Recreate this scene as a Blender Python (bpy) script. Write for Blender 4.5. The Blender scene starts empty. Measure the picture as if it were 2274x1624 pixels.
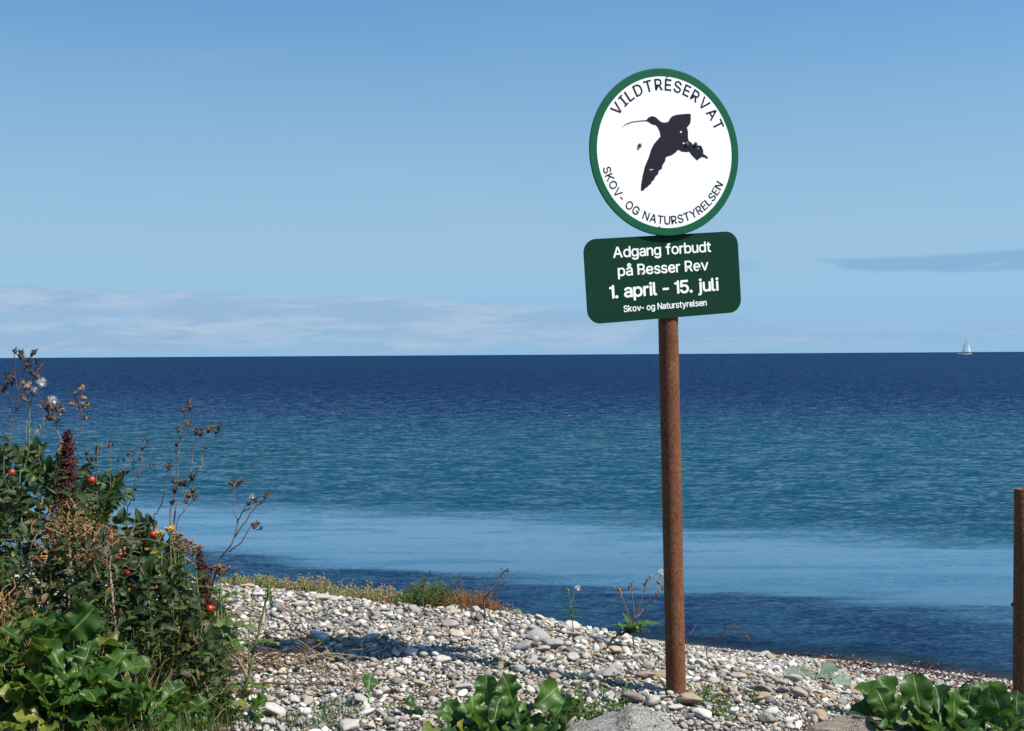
import bpy, bmesh, math, random, json
import numpy as np
from mathutils import Vector, Matrix, Quaternion, noise as mnoise

random.seed(7)
rng = np.random.default_rng(7)
SC = bpy.context.scene
COL = SC.collection
R = math.radians

# ------------------------------------------------------------------ camera
FPX = 2842.0            # focal length in units of a 2274 px wide frame
EYE = 1.03              # metres above the foot of the sign post
cam = bpy.data.cameras.new('camera')
cam.sensor_width = 36.0
cam.lens = 36.0 * FPX / 2274.0
cam.clip_start = 0.05
cam.clip_end = 60000.0
CAM = bpy.data.objects.new('camera', cam)
COL.objects.link(CAM)
CAMROT = Matrix.Rotation(R(90 - 0.48), 3, 'X') @ Matrix.Rotation(R(-0.35), 3, 'Z')
CAM.matrix_world = Matrix.Translation((0, 0, EYE)) @ CAMROT.to_4x4()
SC.camera = CAM

# ------------------------------------------------------------------ sun and sky
SUN_EL = 52.0
SUN_AZ = math.degrees(math.atan2(0.89, -0.45))      # clockwise from +Y
sun = bpy.data.lights.new('sun', 'SUN')
sun.energy = 5.0
sun.angle = R(0.53)
sun.color = (1.0, 0.95, 0.87)
SUN = bpy.data.objects.new('sun', sun)
COL.objects.link(SUN)
S_DIR = Vector((math.sin(R(SUN_AZ)) * math.cos(R(SUN_EL)), math.cos(R(SUN_AZ)) * math.cos(R(SUN_EL)), math.sin(R(SUN_EL))))
SUN.rotation_euler = (-S_DIR).to_track_quat('-Z', 'Y').to_euler()
SUN.location = S_DIR * 30

world = bpy.data.worlds.new('World')
SC.world = world
world.use_nodes = True
SKY_STRENGTH = 0.0985
SKY_LIFT = 0.30


class NT:
    """thin wrapper for building node trees"""
    def __init__(self, tree):
        self.t = tree
        self.n = tree.nodes
        self.n.clear()

    def add(self, typ, ins=None, **kw):
        nd = self.n.new(typ)
        for k, v in kw.items():
            setattr(nd, k, v)
        for k, v in (ins or {}).items():
            if isinstance(v, bpy.types.NodeSocket):
                self.t.links.new(v, nd.inputs[k])
            else:
                nd.inputs[k].default_value = v
        return nd

    def math(self, op, a, b=None, c=None, clamp=False):
        ins = {0: a}
        if b is not None:
            ins[1] = b
        if c is not None:
            ins[2] = c
        return self.add('ShaderNodeMath', ins, operation=op, use_clamp=clamp).outputs[0]

    def ss(self, v, lo, hi, a=0.0, b=1.0):
        return self.add('ShaderNodeMapRange', {0: v, 1: lo, 2: hi, 3: a, 4: b}, interpolation_type='SMOOTHSTEP').outputs[0]

    def mix(self, f, a, b, blend='MIX'):
        nd = self.add('ShaderNodeMix', data_type='RGBA', blend_type=blend)
        for k, v in ((0, f), (6, a), (7, b)):
            if isinstance(v, bpy.types.NodeSocket):
                self.t.links.new(v, nd.inputs[k])
            else:
                nd.inputs[k].default_value = v if k == 0 else tuple(v) + (1.0,) * (4 - len(v))
        return nd.outputs[2]

    def noise(self, vec, scale, detail=4.0, rough=0.5, dim='3D', dist=0.0):
        ins = {'Scale': scale, 'Detail': detail, 'Roughness': rough, 'Distortion': dist}
        if vec is not None:
            ins['Vector'] = vec
        return self.add('ShaderNodeTexNoise', ins, noise_dimensions=dim)


def build_world():
    k = NT(world.node_tree)
    out = k.add('ShaderNodeOutputWorld')
    tc = k.add('ShaderNodeTexCoord')
    sep = k.add('ShaderNodeSeparateXYZ', {0: tc.outputs['Generated']})
    # very clear air: the horizon keeps the colour the sky has a little above it
    up = k.math('MULTIPLY_ADD', k.math('MAXIMUM', sep.outputs[2], 0.0), 1.0 - SKY_LIFT, SKY_LIFT)
    vec = k.add('ShaderNodeCombineXYZ', {0: sep.outputs[0], 1: sep.outputs[1], 2: up})
    vec = k.add('ShaderNodeVectorMath', {0: vec.outputs[0]}, operation='NORMALIZE')
    sky = k.add('ShaderNodeTexSky', {0: vec.outputs[0]}, sky_type='NISHITA', sun_disc=False, sun_elevation=R(SUN_EL), sun_rotation=R(SUN_AZ),
                altitude=0.0, air_density=1.0, dust_density=0.15, ozone_density=4.0)
    az = k.math('ARCTAN2', sep.outputs[0], sep.outputs[1])          # radians, 0 = straight out to sea
    el = k.math('ARCSINE', sep.outputs[2])
    eld = k.math('MULTIPLY', el, 180 / math.pi)
    # low banks of thin cloud along the horizon
    v1 = k.add('ShaderNodeCombineXYZ', {0: k.math('MULTIPLY', az, 6.0), 1: k.math('MULTIPLY', eld, 0.55), 2: 3.3}).outputs[0]
    n1 = k.noise(v1, 1.6, 7.0, 0.58, dist=0.4).outputs[0]
    v2 = k.add('ShaderNodeCombineXYZ', {0: k.math('MULTIPLY', az, 11.0), 1: k.math('MULTIPLY', eld, 1.25), 2: 8.1}).outputs[0]
    n2 = k.noise(v2, 1.4, 6.0, 0.6, dist=0.3).outputs[0]
    n3 = k.noise(v2, 0.45, 3.0, 0.5).outputs[0]
    swell = k.math('MULTIPLY_ADD', k.math('SINE', k.math('MULTIPLY_ADD', az, 3.0, 2.75)), 0.5, 0.5)   # 1 to the left of the view, 0 right; repeats round the horizon
    top = k.math('MULTIPLY_ADD', swell, 2.2, 0.85)
    wob = k.math('MULTIPLY_ADD', n3, 1.3, -0.65)
    band = k.math('MULTIPLY', k.ss(k.math('SUBTRACT', k.math('ADD', top, wob), eld), -0.12, 0.35), k.ss(eld, 0.05, 0.5))
    bank = k.math('MULTIPLY', k.math('MULTIPLY', band, k.math('MULTIPLY_ADD', swell, 0.75, 0.25)), k.ss(n1, 0.28, 0.58, 0.45, 1.0))
    base = sky.outputs[0]
    grade = k.mix(1.0, base, (0.80, 1.20, 1.23), 'MULTIPLY')
    # paler layer of moist air towards the horizon, bluer again right above the sea
    moist = k.math('MULTIPLY', k.ss(eld, 19.0, 3.0), k.ss(eld, -1.5, 5.5, 0.62, 1.0))
    grade = k.mix(k.math('MULTIPLY', moist, 0.62), grade, (2.95, 4.20, 4.90))
    grade = k.mix(k.ss(eld, 3.2, 0.0, 0.0, 0.5), grade, (1.95, 3.20, 4.45))
    # cloud light: bright crests, blue-grey bellies
    lit = k.mix(k.ss(n2, 0.42, 0.66), (2.05, 3.02, 4.45), (3.20, 3.85, 4.75))
    c1 = k.mix(k.math('MULTIPLY', bank, 0.75), grade, lit)
    # thin grey-blue streaks a little higher up
    d = k.math('ABSOLUTE', k.math('SUBTRACT', eld, k.math('MULTIPLY_ADD', n3, 0.9, 3.32)))
    thick = k.math('MULTIPLY', k.ss(d, 0.40, 0.16), k.ss(n1, 0.36, 0.50))
    streak = k.math('MULTIPLY', thick, k.ss(swell, 0.55, 0.30))
    c2 = k.mix(k.math('MULTIPLY', streak, 0.8), c1, (1.60, 2.80, 4.40))
    # very faint high veil
    v4 = k.add('ShaderNodeCombineXYZ', {0: k.math('MULTIPLY', az, 3.0), 1: k.math('MULTIPLY', eld, 0.16), 2: 1.0}).outputs[0]
    veil = k.ss(k.noise(v4, 1.3, 5.0, 0.6, dist=0.6).outputs[0], 0.42, 0.78)
    c3 = k.mix(k.math('MULTIPLY', veil, 0.06), c2, (3.0, 4.3, 5.4))
    bg = k.add('ShaderNodeBackground', {0: c3, 1: SKY_STRENGTH})
    k.t.links.new(bg.outputs[0], out.inputs[0])


build_world()
SC.view_settings.view_transform = 'Standard'
SC.view_settings.look = 'None'
SC.view_settings.exposure = 0.6
SC.view_settings.gamma = 1.0
SC.view_settings.use_curve_mapping = False
world.cycles.sampling_method = 'MANUAL'
world.cycles.sample_map_resolution = 512
SC.cycles.max_bounces = 8
SC.cycles.transparent_max_bounces = 12
SC.cycles.caustics_reflective = False
SC.cycles.caustics_refractive = False

# ------------------------------------------------------------------ shape of the shore
WATER_Z = -1.10
_CX = [-90, -8, -3, -1.2, 0, .43, .72, 1.2, 2, 3, 6, 90]
_CY = [40, 7.6, 6.2, 5.62, 5.1, 4.72, 4.42, 3.95, 3.4, 2.8, 1.2, -50]
_SX = [-90, -3, 0, 2, 3.3, 5, 90]
_SY = [50, 11.4, 9.9, 8.95, 8.25, 7.3, -42]
_PX = [-6, -1.2, 0, .5, 1.2, 3]
_PZ = [.06, .03, -.005, -.02, -.06, -.12]


def ground(x, y):
    x = np.asarray(x, float)
    y = np.asarray(y, float)
    yc = np.interp(x, _CX, _CY)
    ys = np.interp(x, _SX, _SY)
    zp = np.interp(x, _PX, _PZ)
    t = (y - yc) / (ys - yc)
    g = (np.sqrt(t * t + 0.0036) + t) * 0.5
    g = np.where(g > 1.0, 1.0 + (g - 1.0) * 0.55, g)
    bump = 0.012 * np.sin(3.1 * x + 1.3 * y) * np.sin(2.3 * y - 0.7 * x + 1.0)
    z = zp + (WATER_Z - zp) * np.clip(g, 0, 3.0) + bump
    return np.maximum(z, -6.0)


def gz(x, y):
    return float(ground(x, y))


def ray(px, py):
    return CAMROT @ Vector(((px - 1137.0) / FPX, -(py - 812.0) / FPX, -1.0))


def at(px, py, depth):
    """the point seen at a pixel of the 2274 x 1624 frame, depth metres out from the camera"""
    d = ray(px, py)
    return Vector((0, 0, EYE)) + d * (depth / d.y)


def on_ground(px, py):
    d = ray(px, py)
    t = 2.0
    for _ in range(600):
        p = Vector((0, 0, EYE)) + d * t
        if p.z <= gz(p.x, p.y):
            break
        t += 0.02
    return Vector((p.x, p.y, gz(p.x, p.y)))


def pix(p):
    q = CAMROT.transposed() @ (Vector(p) - Vector((0, 0, EYE)))
    return 1137 + FPX * q.x / -q.z, 812 - FPX * q.y / -q.z


# ------------------------------------------------------------------ builders
class MB:
    """collects faces for one mesh"""
    def __init__(self):
        self.v = []
        self.f = []
        self.uv = []
        self.mi = []

    def add(self, vs, fs, uvs=None, mi=0):
        o = len(self.v)
        self.v += [tuple(p) for p in vs]
        self.uv += list(uvs) if uvs is not None else [(0.0, 0.0)] * len(vs)
        self.f += [tuple(i + o for i in f) for f in fs]
        self.mi += [mi] * len(fs)

    def tube(self, pts, rad, sides=5, caps=True, mi=0):
        pts = [Vector(p) for p in pts]
        n = len(pts)
        if not hasattr(rad, '__len__'):
            rad = [rad] * n
        vs, fs, uvs = [], [], []
        up = None
        for i, p in enumerate(pts):
            d = (pts[min(i + 1, n - 1)] - pts[max(i - 1, 0)])
            if d.length < 1e-9:
                d = Vector((0, 0, 1))
            d.normalize()
            if up is None:
                a = Vector((1, 0, 0)) if abs(d.x) < 0.8 else Vector((0, 1, 0))
            else:
                a = up
            s = (a - d * a.dot(d)).normalized()
            up = s
            b = d.cross(s)
            for j in range(sides):
                t = 2 * math.pi * j / sides
                vs.append(p + (s * math.cos(t) + b * math.sin(t)) * rad[i])
                uvs.append((j / sides, i / max(1, n - 1)))
        for i in range(n - 1):
            for j in range(sides):
                k = (j + 1) % sides
                fs.append((i * sides + j, i * sides + k, (i + 1) * sides + k, (i + 1) * sides + j))
        if caps:
            fs.append(tuple(range(sides))[::-1])
            fs.append(tuple((n - 1) * sides + j for j in range(sides)))
        self.add(vs, fs, uvs, mi)

    def box(self, c, h, rot=None):
        c = Vector(c)
        vs = []
        for sx in (-1, 1):
            for sy in (-1, 1):
                for sz in (-1, 1):
                    q = Vector((sx * h[0], sy * h[1], sz * h[2]))
                    vs.append(c + (rot @ q if rot else q))
        self.add(vs, [(0, 1, 3, 2), (4, 6, 7, 5), (0, 4, 5, 1), (2, 3, 7, 6), (0, 2, 6, 4), (1, 5, 7, 3)])

    def mesh(self, name, mats, smooth=True):
        m = bpy.data.meshes.new(name)
        m.from_pydata([tuple(p) for p in self.v], [], self.f)
        for mt in (mats if isinstance(mats, (list, tuple)) else [mats]):
            m.materials.append(mt)
        if any(self.mi):
            m.polygons.foreach_set('material_index', self.mi)
        if smooth:
            m.polygons.foreach_set('use_smooth', [True] * len(m.polygons))
        a = m.attributes.new('uvp', 'FLOAT2', 'POINT')
        a.data.foreach_set('vector', np.array(self.uv, np.float32).ravel())
        m.update()
        return m


def link(name, mesh, parent=None, loc=None, mat3=None, scale=1.0):
    o = bpy.data.objects.new(name, mesh)
    COL.objects.link(o)
    if parent is not None:
        o.parent = parent
    if loc is not None or mat3 is not None:
        l = Vector(loc) if loc is not None else Vector((0, 0, 0))
        if mat3 is not None:
            q = mat3.to_quaternion()
            o.rotation_mode = 'QUATERNION'
            o.rotation_quaternion = q
        o.location = l
        o.scale = (scale,) * 3 if not hasattr(scale, '__len__') else scale
    return o


def tag(o, label=None, cat=None, group=None, kind=None):
    if label:
        o['label'] = label
    if cat:
        o['category'] = cat
    if group:
        o['group'] = group
    if kind:
        o['kind'] = kind
    return o


def thing(name, label, cat, loc, group=None):
    o = bpy.data.objects.new(name, None)
    o.empty_display_size = 0.05
    COL.objects.link(o)
    o.location = loc
    return tag(o, label, cat, group)


def frame(axis, normal):
    """matrix whose Y is the axis and whose Z is near the normal"""
    y = Vector(axis).normalized()
    z = Vector(normal)
    z = z - y * z.dot(y)
    if z.length < 1e-5:
        z = Vector((0.3, 0.2, 1)) - y * Vector((0.3, 0.2, 1)).dot(y)
    z.normalize()
    x = y.cross(z)
    return Matrix((x, y, z)).transposed()


def rv(s=1.0):
    return Vector((random.gauss(0, s), random.gauss(0, s), random.gauss(0, s)))


# ------------------------------------------------------------------ materials
def new_mat(name):
    m = bpy.data.materials.new(name)
    m.use_nodes = True
    return m, NT(m.node_tree)


def finish(k, bsdf, disp=None):
    o = k.add('ShaderNodeOutputMaterial')
    k.t.links.new(bsdf, o.inputs[0])


def principled(k, **ins):
    return k.add('ShaderNodeBsdfPrincipled', {a.replace('_', ' '): b for a, b in ins.items()})


def leaf_material(name, dark, light, rib=None, rough=0.42, trans=0.28, spec=0.5, yellow=None, ribw=0.10):
    m, k = new_mat(name)
    info = k.add('ShaderNodeObjectInfo')
    geo = k.add('ShaderNodeNewGeometry')
    pos = geo.outputs['Position']
    r = k.math('FRACT', k.math('ADD', info.outputs['Random'], k.math('MULTIPLY', geo.outputs['Random Per Island'], 3.7)))
    c = k.mix(r, dark, light)
    n = k.noise(pos, 60.0, 3.0).outputs[0]
    c = k.mix(k.ss(n, 0.35, 0.75, 0.0, 0.45), c, tuple(x * 0.5 for x in dark))
    patchy = k.noise(pos, 17.0, 3.0, 0.6).outputs[0]
    c = k.mix(k.ss(patchy, 0.5, 0.72, 0.0, 0.35), c, tuple(min(1.0, x * 1.9) for x in light))
    if yellow is not None:
        c = k.mix(k.ss(k.noise(pos, 38.0, 4.0, 0.7).outputs[0], 0.66, 0.74, 0.0, 0.6), c, tuple(x * 0.7 for x in yellow))
        c = k.mix(k.ss(k.math('FRACT', k.math('MULTIPLY', r, 7.31)), 0.86, 0.99), c, yellow)
    if rib is not None:
        at_ = k.add('ShaderNodeAttribute', attribute_name='uvp')
        sp = k.add('ShaderNodeSeparateXYZ', {0: at_.outputs['Vector']})
        u = k.math('ABSOLUTE', sp.outputs[0])
        side = k.math('ABSOLUTE', k.math('SINE', k.math('MULTIPLY', k.math('MULTIPLY_ADD', u, -0.32, sp.outputs[1]), 17.0)))
        veins = k.math('MULTIPLY', k.ss(side, 0.16, 0.0), k.ss(u, 1.0, 0.1, 0.0, 0.45))
        f = k.math('MAXIMUM', k.ss(u, ribw, ribw * 0.3), veins)
        c = k.mix(k.math('MULTIPLY', f, 0.8), c, rib)
        bmp = k.add('ShaderNodeBump', {'Strength': 0.5, 'Distance': 0.002, 'Height': k.math('ADD', f, k.math('MULTIPLY', n, 1.5))}).outputs[0]
    else:
        bmp = k.add('ShaderNodeBump', {'Strength': 0.4, 'Distance': 0.002, 'Height': n}).outputs[0]
    p = principled(k, Base_Color=c, Roughness=rough, Normal=bmp)
    p.inputs['Specular IOR Level'].default_value = spec
    t = k.add('ShaderNodeBsdfTranslucent', {0: k.mix(0.5, c, (0.16, 0.24, 0.02)), 'Normal': bmp})
    mx = k.add('ShaderNodeMixShader', {0: trans, 1: p.outputs[0], 2: t.outputs[0]})
    finish(k, mx.outputs[0])
    return m


def plain(name, col, rough=0.7, var=0.35, scale=40.0, spec=0.3, col2=None, bump=0.3, dist=0.002):
    m, k = new_mat(name)
    pos = k.add('ShaderNodeNewGeometry').outputs['Position']
    info = k.add('ShaderNodeObjectInfo')
    n = k.noise(pos, scale, 4.0, 0.6).outputs[0]
    c2 = col2 if col2 is not None else tuple(x * (1 - var) for x in col)
    c = k.mix(k.ss(n, 0.32, 0.68), c2, col)
    c = k.mix(k.math('MULTIPLY', info.outputs['Random'], 0.25), c, tuple(x * 0.55 for x in col))
    b = k.add('ShaderNodeBump', {'Strength': bump, 'Distance': dist, 'Height': n}).outputs[0]
    p = principled(k, Base_Color=c, Roughness=rough, Normal=b)
    p.inputs['Specular IOR Level'].default_value = spec
    finish(k, p.outputs[0])
    return m


def mat_stone(name, use_attr):
    m, k = new_mat(name)
    tc = k.add('ShaderNodeNewGeometry').outputs['Position']
    if use_attr:
        col = k.add('ShaderNodeAttribute', attribute_name='tint').outputs['Color']
    else:
        col = k.add('ShaderNodeObjectInfo').outputs['Color']
    n1 = k.noise(tc, 55.0, 5.0, 0.62).outputs[0]
    n2 = k.noise(tc, 320.0, 2.0, 0.6).outputs[0]
    c = k.mix(k.ss(n1, 0.38, 0.66, 0.0, 0.42), col, k.mix(0.5, col, (0.17, 0.145, 0.12)))
    c = k.mix(k.ss(n2, 0.56, 0.72, 0.0, 0.45), c, k.mix(0.45, c, (0.50, 0.485, 0.45)))
    c = k.mix(k.ss(n2, 0.42, 0.28, 0.0, 0.5), c, k.mix(0.6, c, (0.05, 0.05, 0.05)))
    h = k.math('MULTIPLY_ADD', n2, 0.35, n1)
    b = k.add('ShaderNodeBump', {'Strength': 0.55, 'Distance': 0.004, 'Height': h}).outputs[0]
    p = principled(k, Base_Color=c, Roughness=0.78, Normal=b)
    p.inputs['Specular IOR Level'].default_value = 0.28
    finish(k, p.outputs[0])
    return m


def mat_beach():
    m, k = new_mat('shingle_bed')
    pos = k.add('ShaderNodeNewGeometry').outputs['Position']
    vo = k.add('ShaderNodeTexVoronoi', {'Vector': pos, 'Scale': 85.0})
    big = k.noise(pos, 1.2, 3.0).outputs[0]
    sep = k.add('ShaderNodeSeparateColor', {0: vo.outputs['Color']})
    c = k.mix(sep.outputs[0], (0.05, 0.043, 0.036), (0.22, 0.205, 0.18))
    c = k.mix(k.ss(sep.outputs[1], 0.8, 0.95, 0.0, 0.7), c, (0.30, 0.20, 0.14))
    c = k.mix(k.ss(big, 0.4, 0.7, 0.0, 0.3), c, (0.12, 0.09, 0.06))
    sx = k.add('ShaderNodeSeparateXYZ', {0: pos})
    wet = k.ss(sx.outputs[2], WATER_Z + 0.07, WATER_Z - 0.01)
    c = k.mix(k.math('MULTIPLY', wet, 0.6), c, (0.05, 0.05, 0.045))
    b = k.add('ShaderNodeBump', {'Strength': 0.9, 'Distance': 0.01, 'Height': k.math('SUBTRACT', 1.0, vo.outputs[0])}).outputs[0]
    p = principled(k, Base_Color=c, Roughness=k.ss(wet, 0.0, 1.0, 0.85, 0.35), Normal=b)
    finish(k, p.outputs[0])
    return m


def mat_water():
    m, k = new_mat('sea_water')
    geo = k.add('ShaderNodeNewGeometry')
    pos = geo.outputs['Position']
    s3 = k.add('ShaderNodeSeparateXYZ', {0: pos})
    x, y = s3.outputs[0], s3.outputs[1]
    near = k.math('MULTIPLY_ADD', x, 0.42, y)                # runs out square to the shoreline
    # slow wobble of every edge between zones
    wv = k.add('ShaderNodeVectorMath', {0: pos, 1: (0.16, 0.45, 1.0)}, operation='MULTIPLY').outputs[0]
    w1 = k.noise(wv, 1.0, 4.0, 0.6).outputs[0]
    w2 = k.noise(wv, 3.1, 4.0, 0.6).outputs[0]
    wv3 = k.add('ShaderNodeVectorMath', {0: pos, 1: (0.02, 0.07, 1.0)}, operation='MULTIPLY').outputs[0]
    w3 = k.noise(wv3, 1.0, 4.0, 0.6).outputs[0]
    wob = k.math('MULTIPLY_ADD', w1, 3.4, -1.7)
    e = k.math('ADD', near, wob)
    wf = k.noise(k.add('ShaderNodeVectorMath', {0: pos, 1: (0.35, 2.2, 1.0)}, operation='MULTIPLY').outputs[0], 1.0, 5.0, 0.65).outputs[0]
    e2 = k.math('ADD', k.math('ADD', e, k.math('MULTIPLY_ADD', w2, 1.2, -0.6)), k.math('MULTIPLY_ADD', wf, 2.4, -1.2))
    far = k.math('ADD', y, k.math('MULTIPLY_ADD', w3, 16.0, -8.0))
    # bottom of the sea: weed close in, pale sand, sand in deeper water, deep
    weed = (0.003, 0.011, 0.040)
    pale = (0.042, 0.118, 0.185)
    teal = (0.0012, 0.034, 0.050)
    deep = (0.0008, 0.0105, 0.041)
    speck = k.noise(k.add('ShaderNodeVectorMath', {0: pos, 1: (1.2, 2.6, 1.0)}, operation='MULTIPLY').outputs[0], 1.0, 4.0, 0.65).outputs[0]
    shallow = k.mix(k.ss(speck, 0.42, 0.62), (0.008, 0.034, 0.060), weed)
    shallow = k.mix(k.ss(e, 10.0, 8.4), shallow, k.mix(k.ss(speck, 0.35, 0.7), (0.022, 0.055, 0.060), (0.012, 0.034, 0.052)))
    c = k.mix(k.ss(e2, 11.6, 12.4), shallow, pale)
    c = k.mix(k.ss(e2, 14.8, 18.2), c, teal)
    c = k.mix(k.ss(far, 30.0, 52.0), c, deep)
    big = k.noise(wv3, 2.3, 3.0, 0.6).outputs[0]
    c = k.mix(k.math('MULTIPLY', k.ss(big, 0.45, 0.7), 0.30), c, tuple(v * 0.45 for v in deep))
    # ripples: lively outside, slack in the lee behind the weed, small close in
    slack = k.math('MULTIPLY', k.ss(e2, 11.4, 12.6), k.ss(k.math('ADD', e2, k.math('MULTIPLY_ADD', w2, 3.0, -1.5)), 17.6, 15.4))
    sv = k.add('ShaderNodeVectorMath', {0: pos, 1: (0.13, 1.15, 1.0)}, operation='MULTIPLY').outputs[0]
    streaks = k.noise(sv, 1.0, 5.0, 0.62, dist=0.5).outputs[0]
    patch = k.math('MAXIMUM', k.math('MULTIPLY', k.ss(w2, 0.54, 0.66), 0.5), k.ss(streaks, 0.50, 0.72, 0.0, 0.45))
    amp = k.math('MULTIPLY_ADD', k.math('MULTIPLY', slack, k.math('SUBTRACT', 1.0, patch)), -0.94, 1.0)
    # each point of the surface leans a little; the fronts of the wavelets face the shore
    rp = k.add('ShaderNodeVectorMath', {0: pos, 1: (1.35, 2.5, 1.0)}, operation='MULTIPLY').outputs[0]
    ra = k.noise(rp, 5.2, 3.0, 0.60, dist=0.35).outputs['Color']
    rb = k.noise(rp, 1.1, 2.0, 0.55, dist=0.2).outputs['Color']
    sa = k.add('ShaderNodeSeparateColor', {0: ra})
    sb = k.add('ShaderNodeSeparateColor', {0: rb})
    lx = k.math('MULTIPLY_ADD', sa.outputs[0], 1.1, -0.55)
    ly = k.math('ADD', k.math('MULTIPLY_ADD', sa.outputs[1], 1.7, -0.85), k.math('MULTIPLY_ADD', sb.outputs[1], 0.9, -0.45))
    # choppier further out, small ripples close in
    fine = k.add('ShaderNodeSeparateColor', {0: k.noise(rp, 13.0, 2.0, 0.6, dist=0.3).outputs['Color']})
    ly = k.math('ADD', k.math('MULTIPLY', ly, k.ss(e, 11.0, 22.0, 0.6, 1.0)), k.math('MULTIPLY', k.math('MULTIPLY_ADD', fine.outputs[1], 1.7, -0.85), k.ss(e, 24.0, 11.0)))
    chop = k.ss(e, 9.0, 40.0, 0.66, 1.0)
    amp = k.math('MULTIPLY', amp, chop)
    ly = k.math('ADD', ly, k.ss(e, 15.0, 90.0, 0.22, 0.40))
    ly = k.math('MAXIMUM', ly, 0.06)
    nx = k.math('MULTIPLY', lx, amp)
    ny = k.math('MULTIPLY', k.math('MULTIPLY', ly, amp), -1.0)
    b = k.add('ShaderNodeVectorMath', {0: k.add('ShaderNodeCombineXYZ', {0: nx, 1: ny, 2: 1.0}).outputs[0]}, operation='NORMALIZE').outputs[0]
    p = principled(k, Base_Color=c, Roughness=0.09, IOR=1.33, Normal=b)
    p.inputs['Specular IOR Level'].default_value = 0.5
    # the last hand's breadth of water is clear
    rim = k.add('ShaderNodeAttribute', attribute_name='uvp')
    dep = k.add('ShaderNodeSeparateXYZ', {0: rim.outputs['Vector']}).outputs[0]
    tr = k.add('ShaderNodeBsdfTransparent', {0: (0.75, 0.86, 0.86, 1)})
    mx = k.add('ShaderNodeMixShader', {0: k.ss(dep, 0.0, 0.07, 0.2, 1.0), 1: tr.outputs[0], 2: p.outputs[0]})
    finish(k, mx.outputs[0])
    return m


def mat_rust():
    m, k = new_mat('rusted_steel')
    tc = k.add('ShaderNodeTexCoord').outputs['Object']
    n1 = k.noise(tc, 12.0, 5.0, 0.65).outputs[0]
    vs = k.add('ShaderNodeVectorMath', {0: tc, 1: (1.0, 1.0, 0.35)}, operation='MULTIPLY').outputs[0]
    n2 = k.noise(vs, 240.0, 3.0, 0.6).outputs[0]
    n3 = k.noise(vs, 300.0, 2.0, 0.55).outputs[0]
    v5 = k.add('ShaderNodeVectorMath', {0: tc, 1: (1.0, 1.0, 0.06)}, operation='MULTIPLY').outputs[0]
    n5 = k.noise(v5, 55.0, 4.0, 0.6).outputs[0]
    n1 = k.math('MULTIPLY_ADD', n5, 0.35, k.math('MULTIPLY', n1, 0.65))
    c = k.mix(k.ss(n1, 0.35, 0.68), (0.122, 0.038, 0.013), (0.165, 0.064, 0.026))
    c = k.mix(k.ss(n2, 0.50, 0.72, 0.0, 0.7), c, (0.26, 0.115, 0.066))
    c = k.mix(k.ss(n3, 0.55, 0.64, 0.0, 0.9), c, (0.030, 0.012, 0.009))
    p = principled(k, Base_Color=c, Roughness=0.82,
                   Normal=k.add('ShaderNodeBump', {'Strength': 0.5, 'Distance': 0.0015, 'Height': k.math('ADD', n2, n3)}).outputs[0])
    p.inputs['Specular IOR Level'].default_value = 0.3
    finish(k, p.outputs[0])
    return m


def mat_paint(name, col, rough=0.35, fleck=(0.5, 0.55, 0.5), amount=0.68, spec=0.45):
    m, k = new_mat(name)
    tc = k.add('ShaderNodeTexCoord').outputs['Object']
    n = k.noise(tc, 9.0, 4.0).outputs[0]
    sp = k.noise(tc, 110.0, 2.0, 0.5).outputs[0]
    c = k.mix(k.ss(n, 0.3, 0.7, 0.0, 0.25), col, tuple(v * 0.72 for v in col))
    c = k.mix(k.ss(sp, amount + 0.04, amount + 0.09, 0.0, 0.55), c, fleck)
    p = principled(k, Base_Color=c, Roughness=k.ss(n, 0.3, 0.7, rough, rough + 0.15))
    p.inputs['Specular IOR Level'].default_value = spec
    finish(k, p.outputs[0])
    return m


def mat_granite(name, a, b, speck):
    m, k = new_mat(name)
    tc = k.add('ShaderNodeNewGeometry').outputs['Position']
    n1 = k.noise(tc, 7.0, 5.0, 0.6).outputs[0]
    n2 = k.noise(tc, 190.0, 3.0, 0.65).outputs[0]
    n3 = k.noise(tc, 30.0, 5.0, 0.7).outputs[0]
    c = k.mix(k.ss(n1, 0.35, 0.65), a, b)
    c = k.mix(k.ss(n2, 0.50, 0.62, 0.0, 0.75), c, speck)
    c = k.mix(k.ss(n2, 0.44, 0.33, 0.0, 0.7), c, (0.42, 0.41, 0.385))
    c = k.mix(k.ss(n3, 0.58, 0.75, 0.0, 0.5), c, tuple(v * 0.5 for v in b))
    lich = k.noise(tc, 14.0, 6.0, 0.7).outputs[0]
    c = k.mix(k.ss(lich, 0.56, 0.66, 0.0, 0.55), c, tuple(v * 1.5 for v in a))
    vo = k.add('ShaderNodeTexVoronoi', {'Vector': k.add('ShaderNodeVectorMath', {0: tc, 1: k.noise(tc, 9.0, 4.0).outputs['Color']}, operation='ADD').outputs[0], 'Scale': 3.4}, feature='DISTANCE_TO_EDGE')
    crack = k.ss(vo.outputs[0], 0.0, 0.022)
    c = k.mix(k.ss(crack, 0.0, 1.0, 0.75, 0.0), c, (0.02, 0.017, 0.013))
    h = k.math('MULTIPLY_ADD', crack, 3.0, k.math('MULTIPLY_ADD', n3, 2.0, n2))
    p = principled(k, Base_Color=c, Roughness=0.85, Normal=k.add('ShaderNodeBump', {'Strength': 0.7, 'Distance': 0.004, 'Height': h}).outputs[0])
    finish(k, p.outputs[0])
    return m


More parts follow.
